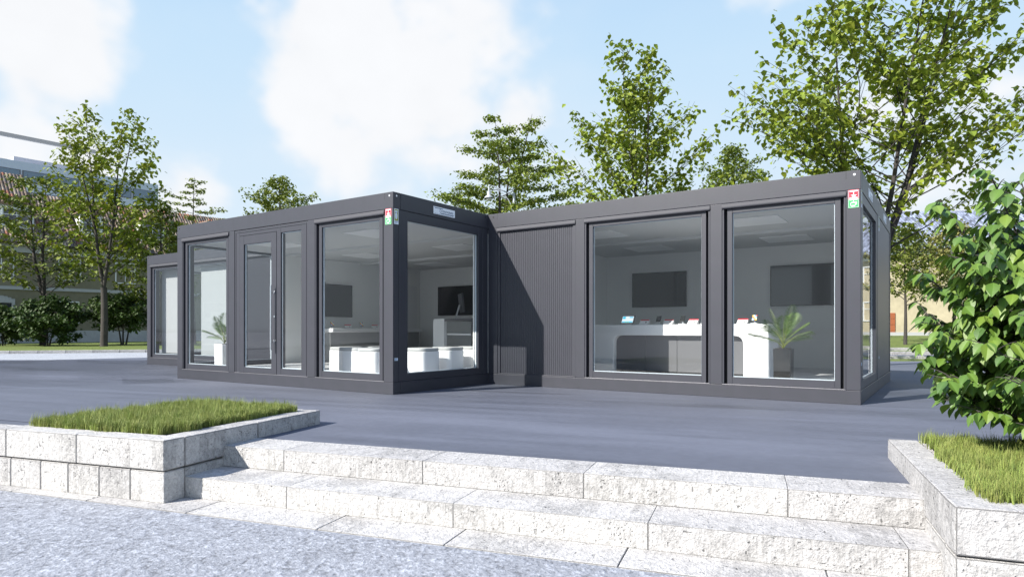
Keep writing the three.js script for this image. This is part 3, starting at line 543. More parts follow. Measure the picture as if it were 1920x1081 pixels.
{ // tablets and phones on stands
  const scr = canvasTex(64, 48, (c) => { c.fillStyle = '#eaf6ff'; c.fillRect(0, 0, 64, 48); c.fillStyle = '#2bc4ea'; c.fillRect(2, 2, 16, 18); c.fillRect(2, 38, 60, 8); c.fillRect(40, 4, 20, 8); c.fillStyle = '#7fd36a'; c.fillRect(20, 40, 6, 5); c.fillRect(34, 40, 6, 5); });
  const lit = std({ color: rgb(.02, .02, .02), emissive: 0xffffff, emissiveMap: scr, emissiveIntensity: .55, roughness: .3 });
  const info = canvasTex(64, 48, (c) => { c.fillStyle = '#e9e9ea'; c.fillRect(0, 0, 64, 48); c.fillStyle = '#d22a32'; c.fillRect(0, 0, 64, 12); c.fillStyle = '#333'; c.fillRect(42, 24, 10, 10); });
  const infoM = std({ map: info, roughness: .5 }), colour = std({ map: canvasTex(32, 32, (c) => { const k = ['#f5d44a', '#e8572c', '#48b9e8', '#f4f4f4']; for (let i = 0; i < 16; i++) { c.fillStyle = k[(i * 7 + (i >> 2)) % 4]; c.fillRect((i % 4) * 8, (i >> 2) * 8, 8, 8); } }), roughness: .3 });
  const wedge = (w, h, d) => { const s = new THREE.Shape(); s.moveTo(0, 0); s.lineTo(d, 0); s.lineTo(d, h); s.closePath(); const g = new THREE.ExtrudeGeometry(s, { depth: w, bevelEnabled: false }); g.rotateY(Math.PI / 2); g.translate(-w / 2, 0, d / 2); return g; };
  const tilt = (w, h, y, th = .012, a = -.75) => { const g = bx(-w / 2, w / 2, 0, h, -th / 2, th / 2, .003); g.rotateX(a); g.translate(0, y, .02); return g; };
  const face = (w, h, y, th = .012, a = -.75) => { const g = new THREE.PlaneGeometry(w, h); g.translate(0, h / 2, th / 2 + .0012); g.rotateX(a); g.translate(0, y, .02); return g; };
  const tablet = (label, u, v, y, turn = 0) => { const t = inside(thing('tablet', label, 'tablet'), u, v, y, turn); part(t, 'casing', tilt(.26, .175, .015, .012, -.55), M.tvBezel); const f = face(.225, .14, .03, .012, -.55); part(t, 'screen', f, lit); part(t, 'stand', bx(-.05, .05, 0, .014, -.1, .03), M.whiteMatt); };
  const card = (label, u, v, y, turn = 0) => { const t = inside(thing('price_stand', label, 'price stand', 'price stands on the counters'), u, v, y, turn); part(t, 'stand', wedge(.17, .09, .12), M.white); const f = new THREE.PlaneGeometry(.168, .148); f.rotateX(-Math.PI / 2 + .6435); f.translate(0, .0462, -.0008 + .0008); part(t, 'card', f, infoM); };
  const phone = (label, u, v, y, turn = 0, m = M.tv) => { const t = inside(thing('phone_stand', label, 'phone stand', 'phones on stands on the counters'), u, v, y, turn); part(t, 'foot', bx(-.06, .06, 0, .012, -.05, .06, .004), M.whiteMatt); part(t, 'arm', bx(-.012, .012, .012, .09, -.03, -.012), M.alu); part(t, 'phone', tilt(.085, .12, .05, .01, -.6), M.tvBezel); part(t, 'screen', face(.075, .105, .057, .01, -.6), m); };
  const y = FLOOR + .885;
  tablet('tablet with glowing blue and white screen at the left end of the long counter', 2.00, 4.15, y);
  card('price stand just right of the glowing tablet on the long counter', 2.36, 4.08, y); phone('black phone just right of the first price stand on the long counter', 2.61, 4.15, y); card('second price stand from the glowing tablet on the long counter', 2.82, 4.08, y); phone('tall black phone beside the sunlit edge of the long counter', 3.04, 4.2, y);
  card('third price stand from the glowing tablet, in sunlight on the long counter', 3.27, 4.08, y); phone('phone with bright coloured screen between two sunlit price stands', 3.48, 4.08, y, 0, colour); card('fourth price stand from the glowing tablet, left of the window post', 3.69, 4.08, y); card('price stand just right of the window post on the long counter', 4.12, 4.08, y); phone('phone with pale coloured screen near the right end of the long counter', 4.31, 4.1, y, 0, colour);
  const y2 = FLOOR + .825, T = Math.PI / 2 - .5, x = -LEN + .55;
  tablet('tablet with glowing screen on the shelf counter behind the front window', x, 5.45, y2, T); phone('leftmost phone on the shelf counter along the left wall', x, 3.55, y2, T, colour); card('price stand between two phones on the shelf counter', x, 4.05, y2, T); phone('second phone from left on the shelf counter along the left wall', x, 4.5, y2, T, colour); card('price stand just left of the glowing tablet on the shelf counter', x, 4.98, y2, T);
}
// ------------------------------------------------------------------ leaves
function leafStore() { return { p: [], c: [] }; }
function pushLeaf(S, o, dir, nor, len, wid, fold, col) {   // folded ovate leaf, 4 faces + tip
  const d = dir.clone().normalize(), s = new THREE.Vector3().crossVectors(d, nor).normalize(), n = new THREE.Vector3().crossVectors(s, d);
  const P = (a, b, c) => [o.x + d.x * a * len + s.x * b * wid + n.x * c * len, o.y + d.y * a * len + s.y * b * wid + n.y * c * len, o.z + d.z * a * len + s.z * b * wid + n.z * c * len];
  const b0 = P(0, 0, 0), m = P(.45, 0, -.02), l = P(.36, -.5, fold), r = P(.36, .5, fold), l2 = P(.72, -.32, fold * .4 - .05), r2 = P(.72, .32, fold * .4 - .05), t = P(1, 0, -.14);
  for (const q of [[b0, m, l], [b0, r, m], [l, m, l2], [r, r2, m], [m, t, l2], [m, r2, t]]) { S.p.push(...q[0], ...q[1], ...q[2]); for (let k = 0; k < 3; k++) S.c.push(col[0], col[1], col[2]); }
}
function leafGeo(S) { const g = new THREE.BufferGeometry(); g.setAttribute('position', new THREE.Float32BufferAttribute(S.p, 3)); g.setAttribute('color', new THREE.Float32BufferAttribute(S.c, 3)); g.computeVertexNormals(); return g; }
M.leaf = phys({ vertexColors: true, roughness: .6, transmission: .42, thickness: 0, specularIntensity: .5 });
const UPV = V(0, 1, 0);
function makeTree(o) {
  const r = rng(o.seed), t = thing(o.name || 'broadleaf_tree', o.label, o.cat || 'tree', o.group); t.position.set(o.x, o.y || 0, o.z);
  const wood = [], S = leafStore(), H = o.H, prof = o.prof, stems = o.stems || 1;
  const rad = h => { const q = h / H; for (let i = 1; i < prof.length; i++) if (q <= prof[i][0]) return lerp(prof[i - 1][1], prof[i][1], (q - prof[i - 1][0]) / (prof[i][0] - prof[i - 1][0])); return .2; };
  const put = (p, spread, n, layer) => { for (let i = 0; i < n; i++) {
    const q = V(p.x + (r() + r() - 1) * spread, p.y + (r() + r() - 1) * spread * (layer ? .38 : .9), p.z + (r() + r() - 1) * spread);
    const a = r() * 6.283, d = V(Math.cos(a), -.25 - .7 * r(), Math.sin(a)), nn = V((r() - .5) * 1.1, 1, (r() - .5) * 1.1), L = o.leaf * (.7 + .6 * r()), v = (.72 + .55 * r()), ye = r();
    const c0 = o.col || [.125, .182, .020], c = [c0[0] * 1.55, c0[1] * 1.52, c0[2] * 1.1]; pushLeaf(S, q, d, nn, L, L * .78, .05 + .1 * r(), [c[0] * v * (1 + .22 * ye), c[1] * v, c[2] * v]); } };
  const seg = (a, b, ra, rb, bend, n = 4, sides = 5) => { const pts = [], rr = [], off = V((r() - .5), (r() - .5) * .4, (r() - .5)).multiplyScalar(bend * a.distanceTo(b)); for (let i = 0; i <= n; i++) { const q = i / n; const w = Math.sin(q * Math.PI); pts.push(a.clone().lerp(b, q).addScaledVector(off, w)); rr.push(lerp(ra, rb, q)); } wood.push(taper(pts, rr, sides)); return q => { const w = Math.sin(q * Math.PI); return a.clone().lerp(b, q).addScaledVector(off, w); }; };
  const fork = o.fork ? V((r() - .5) * .3, o.fork * H, (r() - .5) * .3) : null; if (fork) seg(V(0, -.05, 0), fork, o.tr, o.tr * .8, .05, 6, 9);
  for (let s = 0; s < stems; s++) {
    const lean = o.lean || 0, sa = s / stems * 6.283 + r() * 1.5, spread = stems > 1 ? o.stemSpread : 0;
    const base = fork ? fork.clone() : V(stems > 1 ? Math.cos(sa) * .12 : 0, -.05, stems > 1 ? Math.sin(sa) * .12 : 0), top = V(Math.cos(sa) * spread + lean, H * (stems > 1 ? .85 + .15 * r() : .97), Math.sin(sa) * spread);
    const R = o.tr / Math.sqrt(stems), mid = base.clone().lerp(top, .33).add(V((r() - .5) * .04 * H, 0, (r() - .5) * .04 * H));
    const f1 = seg(base, mid, R, R * .66, .03, 5, 8), f2 = seg(mid, top, R * .66, R * .06, .035, 8, 6);
    const along = q => q < .33 ? f1(q / .33) : f2((q - .33) / .67), trunk = q => along(fork ? Math.max(0, (q - o.fork) / (1 - o.fork)) : q);
    const N = Math.round(o.branches / stems);
    for (let i = 0; i < N; i++) {
      let h = lerp(o.from, .985, Math.pow((i + r() * .8) / N, .9)); const az = (i * 2.39996 + s * 2 + (r() - .5) * .9), p = trunk(h);
      let len = rad(Math.min(H, h * H + o.rise * rad(h * H) * .6)) * (.62 + .5 * r()); if (o.gaps && r() < o.gaps) len *= .45;
      const e = p.clone().add(V(Math.cos(az) * len, len * o.rise * (.7 + .6 * r()), Math.sin(az) * len)); if (e.y > H * 1.03) e.y = H * (1 + .03 * r());
      const br = seg(p, e, R * .26 * (1 - h * .8) + .007, .005, .2, 6, 5);
      const tw = Math.max(3, Math.round(len * o.twigs));
      for (let k = 0; k < tw; k++) {
        const q = lerp(.25, 1, (k + r() * .8) / tw), bp = br(Math.min(1, q)), a2 = az + (r() - .5) * 2.4, l2 = len * (.16 + .26 * r()) * (1.15 - q * .45);
        const te = bp.clone().add(V(Math.cos(a2) * l2, l2 * (o.rise * .7 + (r() - .35) * (o.layer ? .3 : .9)), Math.sin(a2) * l2));
        const tg = seg(bp, te, .008, .003, .08, 2, 3);
        const n = Math.max(2, Math.round(o.perTwig * (.7 + .6 * r()))); for (let z = 0; z < n; z++) put(tg((z + r()) / n), o.spread || .22, 1, o.layer);
      }
      put(e, (o.spread || .22) * 1.1, Math.round(o.perTwig * .6), o.layer);
    }
  }
  const w = part(t, 'trunk', (() => { const g = join(wood); return muv(g, .8); })(), M.bark);
  if (o.single) {                                          // the largest leaves in view are parts of their own
    const n = S.p.length / 54, order = []; for (let i = 0; i < n; i++) { const x = o.x + S.p[i * 54], y = S.p[i * 54 + 1], z = -(o.z + S.p[i * 54 + 2]), px = 960 + 1224 * x / z, py = 617 - 1224 * (y - EYE) / z; order.push([px > 5 && px < 1915 && py > 5 && py < 420 ? z : 99, i]); }
    order.sort((a, b) => a[0] - b[0]); const own = new Set(order.slice(0, 300).map(q => q[1])), rest = leafStore();
    for (let i = 0; i < n; i++) { const Q = own.has(i) ? leafStore() : rest; for (let k = 0; k < 54; k++) { Q.p.push(S.p[i * 54 + k]); Q.c.push(S.c[i * 54 + k]); } if (Q !== rest) part(t, 'leaf', leafGeo(Q), M.leaf); }
    S.p = rest.p; S.c = rest.c;
  }
  const c = part(t, 'crown', leafGeo(S), M.leaf); c.userData.kind = 'stuff';
  return t;
}
const spire = [[0, .9], [.25, 1], [.45, .92], [.7, .62], [.9, .3], [1, .06]], oval = [[0, .5], [.3, .9], [.55, 1], [.8, .72], [1, .12]];
const scaleP = (P, k) => P.map(([a, b]) => [a, b * k]);
const TG = 'trees round the plaza';
makeTree({ seed: 101, single: true, label: 'tallest leafy tree rising behind the right end of the building', group: TG, x: 9.9, z: -18, lean: .9, H: 11.8, prof: scaleP(oval, 3.6), branches: 78, rise: .75, from: .26, leaf: .18, twigs: 4.2, perTwig: 10.5, tr: .17, stems: 4, stemSpread: 1.7, spread: .36, gaps: .12 , fork: .16 });
makeTree({ seed: 102, single: true, label: 'bright green tree behind the middle of the right wing roof', group: TG, x: 4.6, z: -24, H: 11.7, prof: scaleP([[0, .9], [.45, 1.0], [.62, .85], [.78, .52], [.92, .24], [1, .06]], 3.3), branches: 75, rise: .75, from: .25, leaf: .185, twigs: 4.4, perTwig: 9, tr: .14, stems: 3, stemSpread: .55, spread: .4, gaps: .12 , fork: .2 });
makeTree({ seed: 103, label: 'layered dark green tree behind the street lamp', group: TG, x: -.2, z: -34, H: 13.1, prof: scaleP([[0, .8], [.45, 1.0], [.66, .9], [.82, .55], [1, .12]], 3.6), branches: 66, rise: .16, from: .3, leaf: .16, twigs: 4, perTwig: 24, tr: .2, stems: 3, stemSpread: 1.3, spread: .5, layer: true, gaps: .2, col: [.108, .158, .026] , fork: .3 });
makeTree({ seed: 104, label: 'rounded dark green tree low behind the right wing roof', group: TG, x: 14.2, z: -42, H: 13.2, prof: scaleP([[0, .9], [.6, 1], [.78, .75], [.92, .35], [1, .08]], 4.0), branches: 62, rise: .4, from: .35, leaf: .19, twigs: 3.6, perTwig: 15, tr: .2, spread: .4, col: [.10, .15, .026] });
makeTree({ seed: 105, label: 'small thin tree peeping over the roof left of the street lamp', group: TG, x: -4.1, z: -50, H: 12.6, prof: scaleP(spire, 2.2), branches: 34, rise: .4, from: .4, leaf: .17, twigs: 4, perTwig: 7, tr: .13, spread: .3, gaps: .3, col: [.10, .14, .05] });
makeTree({ seed: 106, label: 'rounded tree peeping over the centre block roof', group: TG, x: -17.2, z: -48, H: 12.5, prof: scaleP([[0, .9], [.65, 1], [.82, .72], [.95, .3], [1, .1]], 3.6), branches: 56, rise: .5, from: .4, leaf: .2, twigs: 3.6, perTwig: 13, tr: .17, spread: .36, gaps: .18, col: [.11, .155, .03] });
makeTree({ seed: 107, label: 'thin layered tree above the left end of the centre block', group: TG, x: -22.4, z: -46, H: 12.1, prof: scaleP([[0, .8], [.6, 1], [.8, .85], [.92, .5], [1, .1]], 2.5), branches: 36, rise: .15, from: .4, leaf: .16, twigs: 4, perTwig: 11, tr: .13, spread: .3, layer: true, gaps: .3, col: [.105, .15, .035] });
makeTree({ seed: 108, label: 'tall airy tree in front of the tiled house at left', group: TG, x: -24.4, z: -39, H: 14.6, prof: scaleP([[0, .7], [.2, 1.15], [.42, 1.1], [.62, .8], [.85, .55], [1, .15]], 3.0), branches: 72, rise: .9, from: .24, leaf: .26, twigs: 3, perTwig: 9.5, tr: .21, stems: 4, stemSpread: 1.7, spread: .55, gaps: .15, col: [.12, .17, .02] , fork: .24 });
makeTree({ seed: 109, label: 'spreading tree at the far left edge before the tiled house', group: TG, x: -30.2, z: -42, H: 11.4, prof: scaleP([[0, .8], [.3, 1.1], [.6, 1], [.85, .6], [1, .1]], 4.6), branches: 62, rise: .4, from: .26, leaf: .24, twigs: 3.2, perTwig: 6, tr: .2, spread: .4, layer: true, gaps: .12, col: [.085, .125, .02] , fork: .25, stems: 2, stemSpread: 1.0 });
makeTree({ seed: 110, label: 'bushy tree just left of the left wing', group: TG, x: -22.9, z: -42.5, H: 9.6, prof: scaleP([[0, .8], [.4, 1.1], [.7, .85], [1, .12]], 2.7), branches: 46, rise: .4, from: .25, leaf: .22, twigs: 3.6, perTwig: 10, tr: .14, spread: .36, col: [.09, .13, .02] });
makeTree({ seed: 111, label: 'small slender tree on the lawn before the brown garage door', group: TG, x: 21.7, z: -36, y: .2, H: 6.7, prof: scaleP(oval, 2.2), branches: 38, rise: .5, from: .32, leaf: .17, twigs: 4, perTwig: 13, tr: .1, spread: .28, col: [.095, .135, .03] });
makeTree({ seed: 112, label: 'pale leaved tree in front of the yellow house', group: TG, x: 26.4, z: -39, y: .3, H: 7.2, prof: scaleP(oval, 3.1), branches: 46, rise: .45, from: .3, leaf: .17, twigs: 4, perTwig: 15, tr: .12, spread: .3, col: [.15, .17, .07] });
const BG = 'shrubs before the tiled house', bush = [[0, .8], [.35, 1], [.7, .8], [1, .2]];
makeTree({ name: 'lawn_shrub', cat: 'shrub', seed: 121, label: 'large dense dark shrub left of the airy tree trunk', group: BG, x: -28.5, z: -40, H: 3.1, prof: scaleP(bush, 2.1), branches: 60, rise: .4, from: .04, leaf: .2, twigs: 5, perTwig: 14, tr: .09, stems: 4, stemSpread: .8, spread: .28, col: [.032, .068, .018] });
makeTree({ name: 'lawn_shrub', cat: 'shrub', seed: 122, label: 'dark shrub cut by the left edge of the picture', group: BG, x: -32, z: -41, H: 2.6, prof: scaleP(bush, 1.8), branches: 46, rise: .4, from: .04, leaf: .2, twigs: 5, perTwig: 14, tr: .08, stems: 4, stemSpread: .7, spread: .28, col: [.032, .066, .018] });
makeTree({ name: 'lawn_shrub', cat: 'shrub', seed: 123, label: 'round dark shrub on several bare stems beside the left wing', group: BG, x: -25.0, z: -42, H: 3.5, prof: scaleP([[0, .5], [.35, 1], [.7, .85], [1, .2]], 2.0), branches: 56, rise: .4, from: .24, leaf: .2, twigs: 5, perTwig: 12, tr: .12, stems: 4, stemSpread: .8, spread: .28, col: [.036, .072, .018] });

{ // leafy shrub in the right planter: its largest 300 leaves are single parts
  const r = rng(300), t = thing('leafy_shrub', 'large leaved bright green shrub growing in the right planter', 'shrub'); const O = V(3.97, .12, -4.32); t.position.copy(O);
  const wood = [], leaves = [];
  const stem = (a, b, ra, rb, sag) => { const pts = [], rr = []; for (let i = 0; i <= 6; i++) { const q = i / 6, p = a.clone().lerp(b, q); p.y += sag * Math.sin(q * Math.PI); pts.push(p); rr.push(lerp(ra, rb, q)); } wood.push(taper(pts, rr, 6)); return q => { const p = a.clone().lerp(b, q); p.y += sag * Math.sin(q * Math.PI); return p; }; };
  const leafAt = (p, az, L) => { leaves.push({ p: p.clone(), az, L, pitch: -.45 - .55 * r(), v: .75 + .5 * r(), ye: r(), roll: (r() - .5) * .9 }); };
  const N = 46;
  for (let i = 0; i < N + 22; i++) {
    const more = i >= N, az = more ? Math.PI + (r() - .45) * 1.7 : i * 2.39996 + (r() - .5) * .5, q = more ? (i - N) / 22 : i / N, el = more ? lerp(.28, 1.3, q) : lerp(.10, 1.42, Math.pow(q, .95)), len = more ? lerp(1.05, 1.75, q) * (.85 + .2 * r()) : lerp(.95, 2.15, Math.pow(q, 1.05)) * (.9 + .2 * r());
    const e = V(Math.cos(az) * Math.cos(el) * len, .1 + Math.sin(el) * len, Math.sin(az) * Math.cos(el) * len), a = V(Math.cos(az) * .04, .0, Math.sin(az) * .04), f = stem(a, e, .016, .004, .10 * len * Math.cos(el));
    const n = Math.round(len * 24);
    for (let k = 3; k < n; k++) { const s = k / n, p = f(s); if (s > .28) { const a2 = az + (k % 2 ? 1 : -1) * (.7 + .7 * r()), tl = (.10 + .26 * r()) * (1.25 - s * .7), te = p.clone().add(V(Math.cos(a2) * tl, tl * (.1 + .5 * r()), Math.sin(a2) * tl)); const g = stem(p, te, .0045, .002, .01); for (const z of [.35, .6, .82, 1]) if (r() < .93) leafAt(g(z), a2 + (r() - .5) * 2.2, .085 + .042 * r()); } }
    leafAt(e, az, .1);
  }
  part(t, 'branches', muv(join(wood), .5), M.bark);
  M.shrubLeaf = phys({ vertexColors: true, roughness: .5, transmission: .28, thickness: 0 });
  const inFrame = l => { const x = O.x + l.p.x, z = -(O.z + l.p.z), y = O.y + l.p.y; const px = 960 + 1224.4 * x / z, py = 617.3 - 1224.4 * (y - EYE) / z; return px < 1915 && py < 1000 && py > 0; };
  leaves.forEach(l => { l.d = Math.hypot(O.x + l.p.x, O.z + l.p.z) + (inFrame(l) ? 0 : 50); }); leaves.sort((a, b) => a.d - b.d);
  // ovate leaf with a raised rim and drooping tip, five tones
  const shape = (col) => { const P = [], C = [], rows = [[0, 0], [.1, .2], [.26, .43], [.42, .49], [.62, .40], [.82, .19], [1, 0]], pt = (i, sd) => { const [a, w] = rows[i]; return [sd * w * .64, sd === 0 ? -.0 - .16 * a * a : w * .16 - .16 * a * a, a]; };
    for (let i = 0; i < 6; i++) for (const sd of [-1, 1]) { const a = pt(i, 0), b = pt(i + 1, 0), c = pt(i, sd), d = pt(i + 1, sd), tri = sd > 0 ? [[a, b, d], [a, d, c]] : [[a, d, b], [a, c, d]]; for (const q of tri) { P.push(...q.flat()); for (const vtx of q) { const m = vtx[0] === 0 ? 1.25 : 1; C.push(col[0] * m, col[1] * m, col[2] * m); } } }
    const g = new THREE.BufferGeometry(); g.setAttribute('position', new THREE.Float32BufferAttribute(P, 3)); g.setAttribute('color', new THREE.Float32BufferAttribute(C, 3)); g.computeVertexNormals(); return g; };
  const tones = [[.075, .15, .020], [.10, .18, .022], [.055, .12, .020], [.125, .20, .024], [.085, .165, .022]].map(shape);
  const D = new THREE.Object3D(), rest = [];
  leaves.forEach((l, i) => { D.position.copy(l.p); D.rotation.set(0, 0, 0); D.rotation.order = 'YXZ'; D.rotation.set(-l.pitch, Math.PI / 2 - l.az, l.roll); D.scale.setScalar(l.L); D.updateMatrix(); const g = tones[i % 5];
    if (i < 300) { const m = part(t, 'leaf', g, M.shrubLeaf); m.position.copy(D.position); m.quaternion.copy(D.quaternion); m.scale.copy(D.scale); } else rest.push(g.clone().applyMatrix4(D.matrix)); });
  const c = part(t, 'foliage', mergeGeometries(rest), M.shrubLeaf); c.userData.kind = 'stuff';
}
// ------------------------------------------------------------------ potted palms
function palm(label, u, v, potMat, w, h, seed, n, fl, name) {
  const r = rng(seed), t = inside(thing('potted_palm', label, 'plant'), u, v, FLOOR + .001);
  const pot = new THREE.CylinderGeometry(w / 2 * 1.414, w / 2 * 1.414 * .94, h, 4, 1); pot.rotateY(Math.PI / 4); pot.translate(0, h / 2, 0); part(t, 'pot', pot.toNonIndexed(), potMat).geometry.computeVertexNormals();
  part(t, 'soil', bx(-w / 2 + .02, w / 2 - .02, h + .001, h + .006, -w / 2 + .02, w / 2 - .02), M.soil);
  M.palmLeaf = M.palmLeaf || phys({ color: rgb(.11, .19, .035), roughness: .5, transmission: .3, thickness: 0, side: THREE.DoubleSide });
  M.palmStem = M.palmStem || std({ color: rgb(.22, .26, .06), roughness: .6 });
  for (let i = 0; i < n; i++) {
    const az = i * 2.4 + r() * .5, out = fl * (.25 + .75 * (i / n)) , up = fl * (1.08 - .62 * (i / n)); const P = q => V(Math.cos(az) * out * Math.pow(q, 1.4), h + up * (q - .36 * (i / n) * q * q * 1.4), Math.sin(az) * out * Math.pow(q, 1.4));
    const pts = [], rr = []; for (let k = 0; k <= 7; k++) { pts.push(P(k / 7)); rr.push(lerp(.007, .0015, k / 7)); }
    const f = part(t, 'frond', taper(pts, rr, 5), M.palmStem);
    const pos = [], K = 30; for (let k = 0; k < K; k++) { const q = .36 + .64 * k / (K - 1), p = P(q), T = P(Math.min(1, q + .03)).sub(P(q - .03)).normalize(), L = fl * .34 * Math.sin(Math.PI * (.14 + .8 * (k / (K - 1)))) + .02; for (const sd of [-1, 1]) { const s = new THREE.Vector3().crossVectors(T, UPV).normalize().multiplyScalar(sd), d = s.multiplyScalar(.75).addScaledVector(T, .75).add(V(0, -.22 + .1 * r(), 0)).normalize(), e = p.clone().addScaledVector(d, L).add(V(0, -L * .12, 0)), m = p.clone().addScaledVector(d, L * .45), wv = T.clone().multiplyScalar(.0055); pos.push(p.x, p.y, p.z, m.x + wv.x, m.y + wv.y, m.z + wv.z, m.x - wv.x, m.y - wv.y, m.z - wv.z, m.x - wv.x, m.y - wv.y, m.z - wv.z, m.x + wv.x, m.y + wv.y, m.z + wv.z, e.x, e.y, e.z); } }
    const g = new THREE.BufferGeometry(); g.setAttribute('position', new THREE.Float32BufferAttribute(pos, 3)); g.computeVertexNormals(); part(f, 'leaflets', g, M.palmLeaf);
  }
}
palm('feathery palm in a glossy black square pot at the end of the long counter', 4.93, 3.3, M.blackPot, .25, .50, 41, 12, .60);
palm('palm in a white square pot behind the leftmost front window', -5.13, .46, M.white, .28, .50, 43, 10, .56);

// ------------------------------------------------------------------ street lamp
{
  const t = thing('street_lamp', 'pale grey street lamp with bell shade rising behind the roofs', 'street lamp'); t.position.set(.1, 0, -33);
  part(t, 'pole', cyl(.10, .065, 8.25, 0, -.05, 0, 14), M.lampMetal);
  const a = []; for (let i = 0; i <= 10; i++) { const q = i / 10; a.push(V(-1.16 * q, 7.75 + .5 * q - (q > .93 ? .02 : 0), .1 * q)); } const bend = [V(-1.16, 8.25, .1), V(-1.235, 8.25, .1), V(-1.26, 8.2, .1), V(-1.26, 7.95, .1)];
  part(t, 'arm', join([taper([...a, ...bend], [...a, ...bend].map(() => .034), 8), taper([0, .2, .4, .6, .8, 1].map(q => V(-.08 - .85 * Math.pow(q, 1.7), 6.85 + 1.27 * Math.pow(q, .72), .08 * q)), Array(6).fill(.022), 6)]), M.lampMetal);
  const prof = [[.03, .34], [.075, .33], [.08, .2], [.12, .14], [.22, .06], [.235, .0], [.2, .0]].map(([x, y]) => new THREE.Vector2(x, y)); const g = new THREE.LatheGeometry(prof, 24); g.translate(-1.26, 7.6, .1); const sh = part(t, 'lamp_shade', g, M.lampMetal);
  const gl = new THREE.SphereGeometry(.14, 20, 12); gl.scale(1, .85, 1); gl.translate(-1.26, 7.57, .1); part(sh, 'lamp_globe', gl, M.whiteMatt);
}
// ------------------------------------------------------------------ houses
function frameHouse(name, label, cat, o, ang) { const t = thing(name, label, cat); t.position.set(o[0], o[2] || 0, o[1]); t.rotation.y = ang; return t; }   // local x along the facade, z outwards
function winPart(t, x, y, w, h, z, opt = {}) {
  const b = .09, f = part(t, opt.name || 'window', join([bx(x - w / 2 - b, x + w / 2 + b, y - b, y, z - .05, z + .06), bx(x - w / 2 - b, x + w / 2 + b, y + h, y + h + b, z - .05, z + .06), bx(x - w / 2 - b, x - w / 2, y, y + h, z - .05, z + .06), bx(x + w / 2, x + w / 2 + b, y, y + h, z - .05, z + .06), bx(x - .03, x + .03, y, y + h, z - .05, z + .03), bx(x - w / 2, x + w / 2, y + h * .62, y + h * .62 + .05, z - .05, z + .028)]), M.frameWhite);
  for (const [x0, x1] of [[x - w / 2, x - .03], [x + .03, x + w / 2]]) part(f, 'pane', bx(x0, x1, y, y + h, z - .04, z - .01), M.windowDark); return f;
}
M.tile = std({ color: 0xffffff, roughness: .9 });
function tiles(t, rows, name, pick, seed) {                // rows: list of {x0, x1, a:[y,z] low, b:[y,z] high}
  const r = rng(seed), g0 = new THREE.CylinderGeometry(.115, .13, .44, 6, 1, true, -Math.PI / 2, Math.PI), mats = [], cols = [], D = new THREE.Object3D();
  for (const q of rows) { const dy = q.b[0] - q.a[0], dz = q.b[1] - q.a[1], L = Math.hypot(dy, dz), nr = Math.max(1, Math.round(L / .36)), tilt = -Math.atan2(-dz, dy); const nx = Math.round((q.x1 - q.x0) / .235);
    for (let j = 0; j < nr; j++) for (let i = 0; i < nx; i++) { const s = (j + .5) / nr; const x = q.x0 + (i + .5) * .235; if (q.skip && q.skip(x, q.a[0] + dy * s)) continue; D.position.set(x, q.a[0] + dy * s + .02 * r(), q.a[1] + dz * s + .01); D.rotation.set(tilt + .05, 0, (r() - .5) * .03); D.updateMatrix(); mats.push(D.matrix.clone()); cols.push(pick(r)); } }
  const im = new THREE.InstancedMesh(g0, M.tile, mats.length); mats.forEach((m, i) => { im.setMatrixAt(i, m); im.setColorAt(i, cols[i]); }); im.name = name; im.userData.kind = 'stuff'; shade(im); t.add(im); return im;
}
const terracotta = r => { const q = r(), v = .7 + .6 * r(); return q < .16 ? rgb(.30 * v, .13 * v, .08 * v) : q < .5 ? rgb(.20 * v, .145 * v, .105 * v) : q < .8 ? rgb(.27 * v, .22 * v, .17 * v) : rgb(.13 * v, .11 * v, .10 * v); };
const slateTile = r => { const v = .35 + 1.3 * r(); return rgb(.15 * v, .175 * v, .24 * v); };
function slopePanel(x0, x1, a, b) { const g = new THREE.BufferGeometry(); g.setAttribute('position', new THREE.Float32BufferAttribute([x0, a[0], a[1], x1, a[0], a[1], x1, b[0], b[1], x0, a[0], a[1], x1, b[0], b[1], x0, b[0], b[1]], 3)); g.computeVertexNormals(); g.setAttribute('uv', new THREE.Float32BufferAttribute(new Float32Array(12), 2)); return g; }
M.underTile = std({ color: rgb(.14, .10, .08), roughness: 1 });
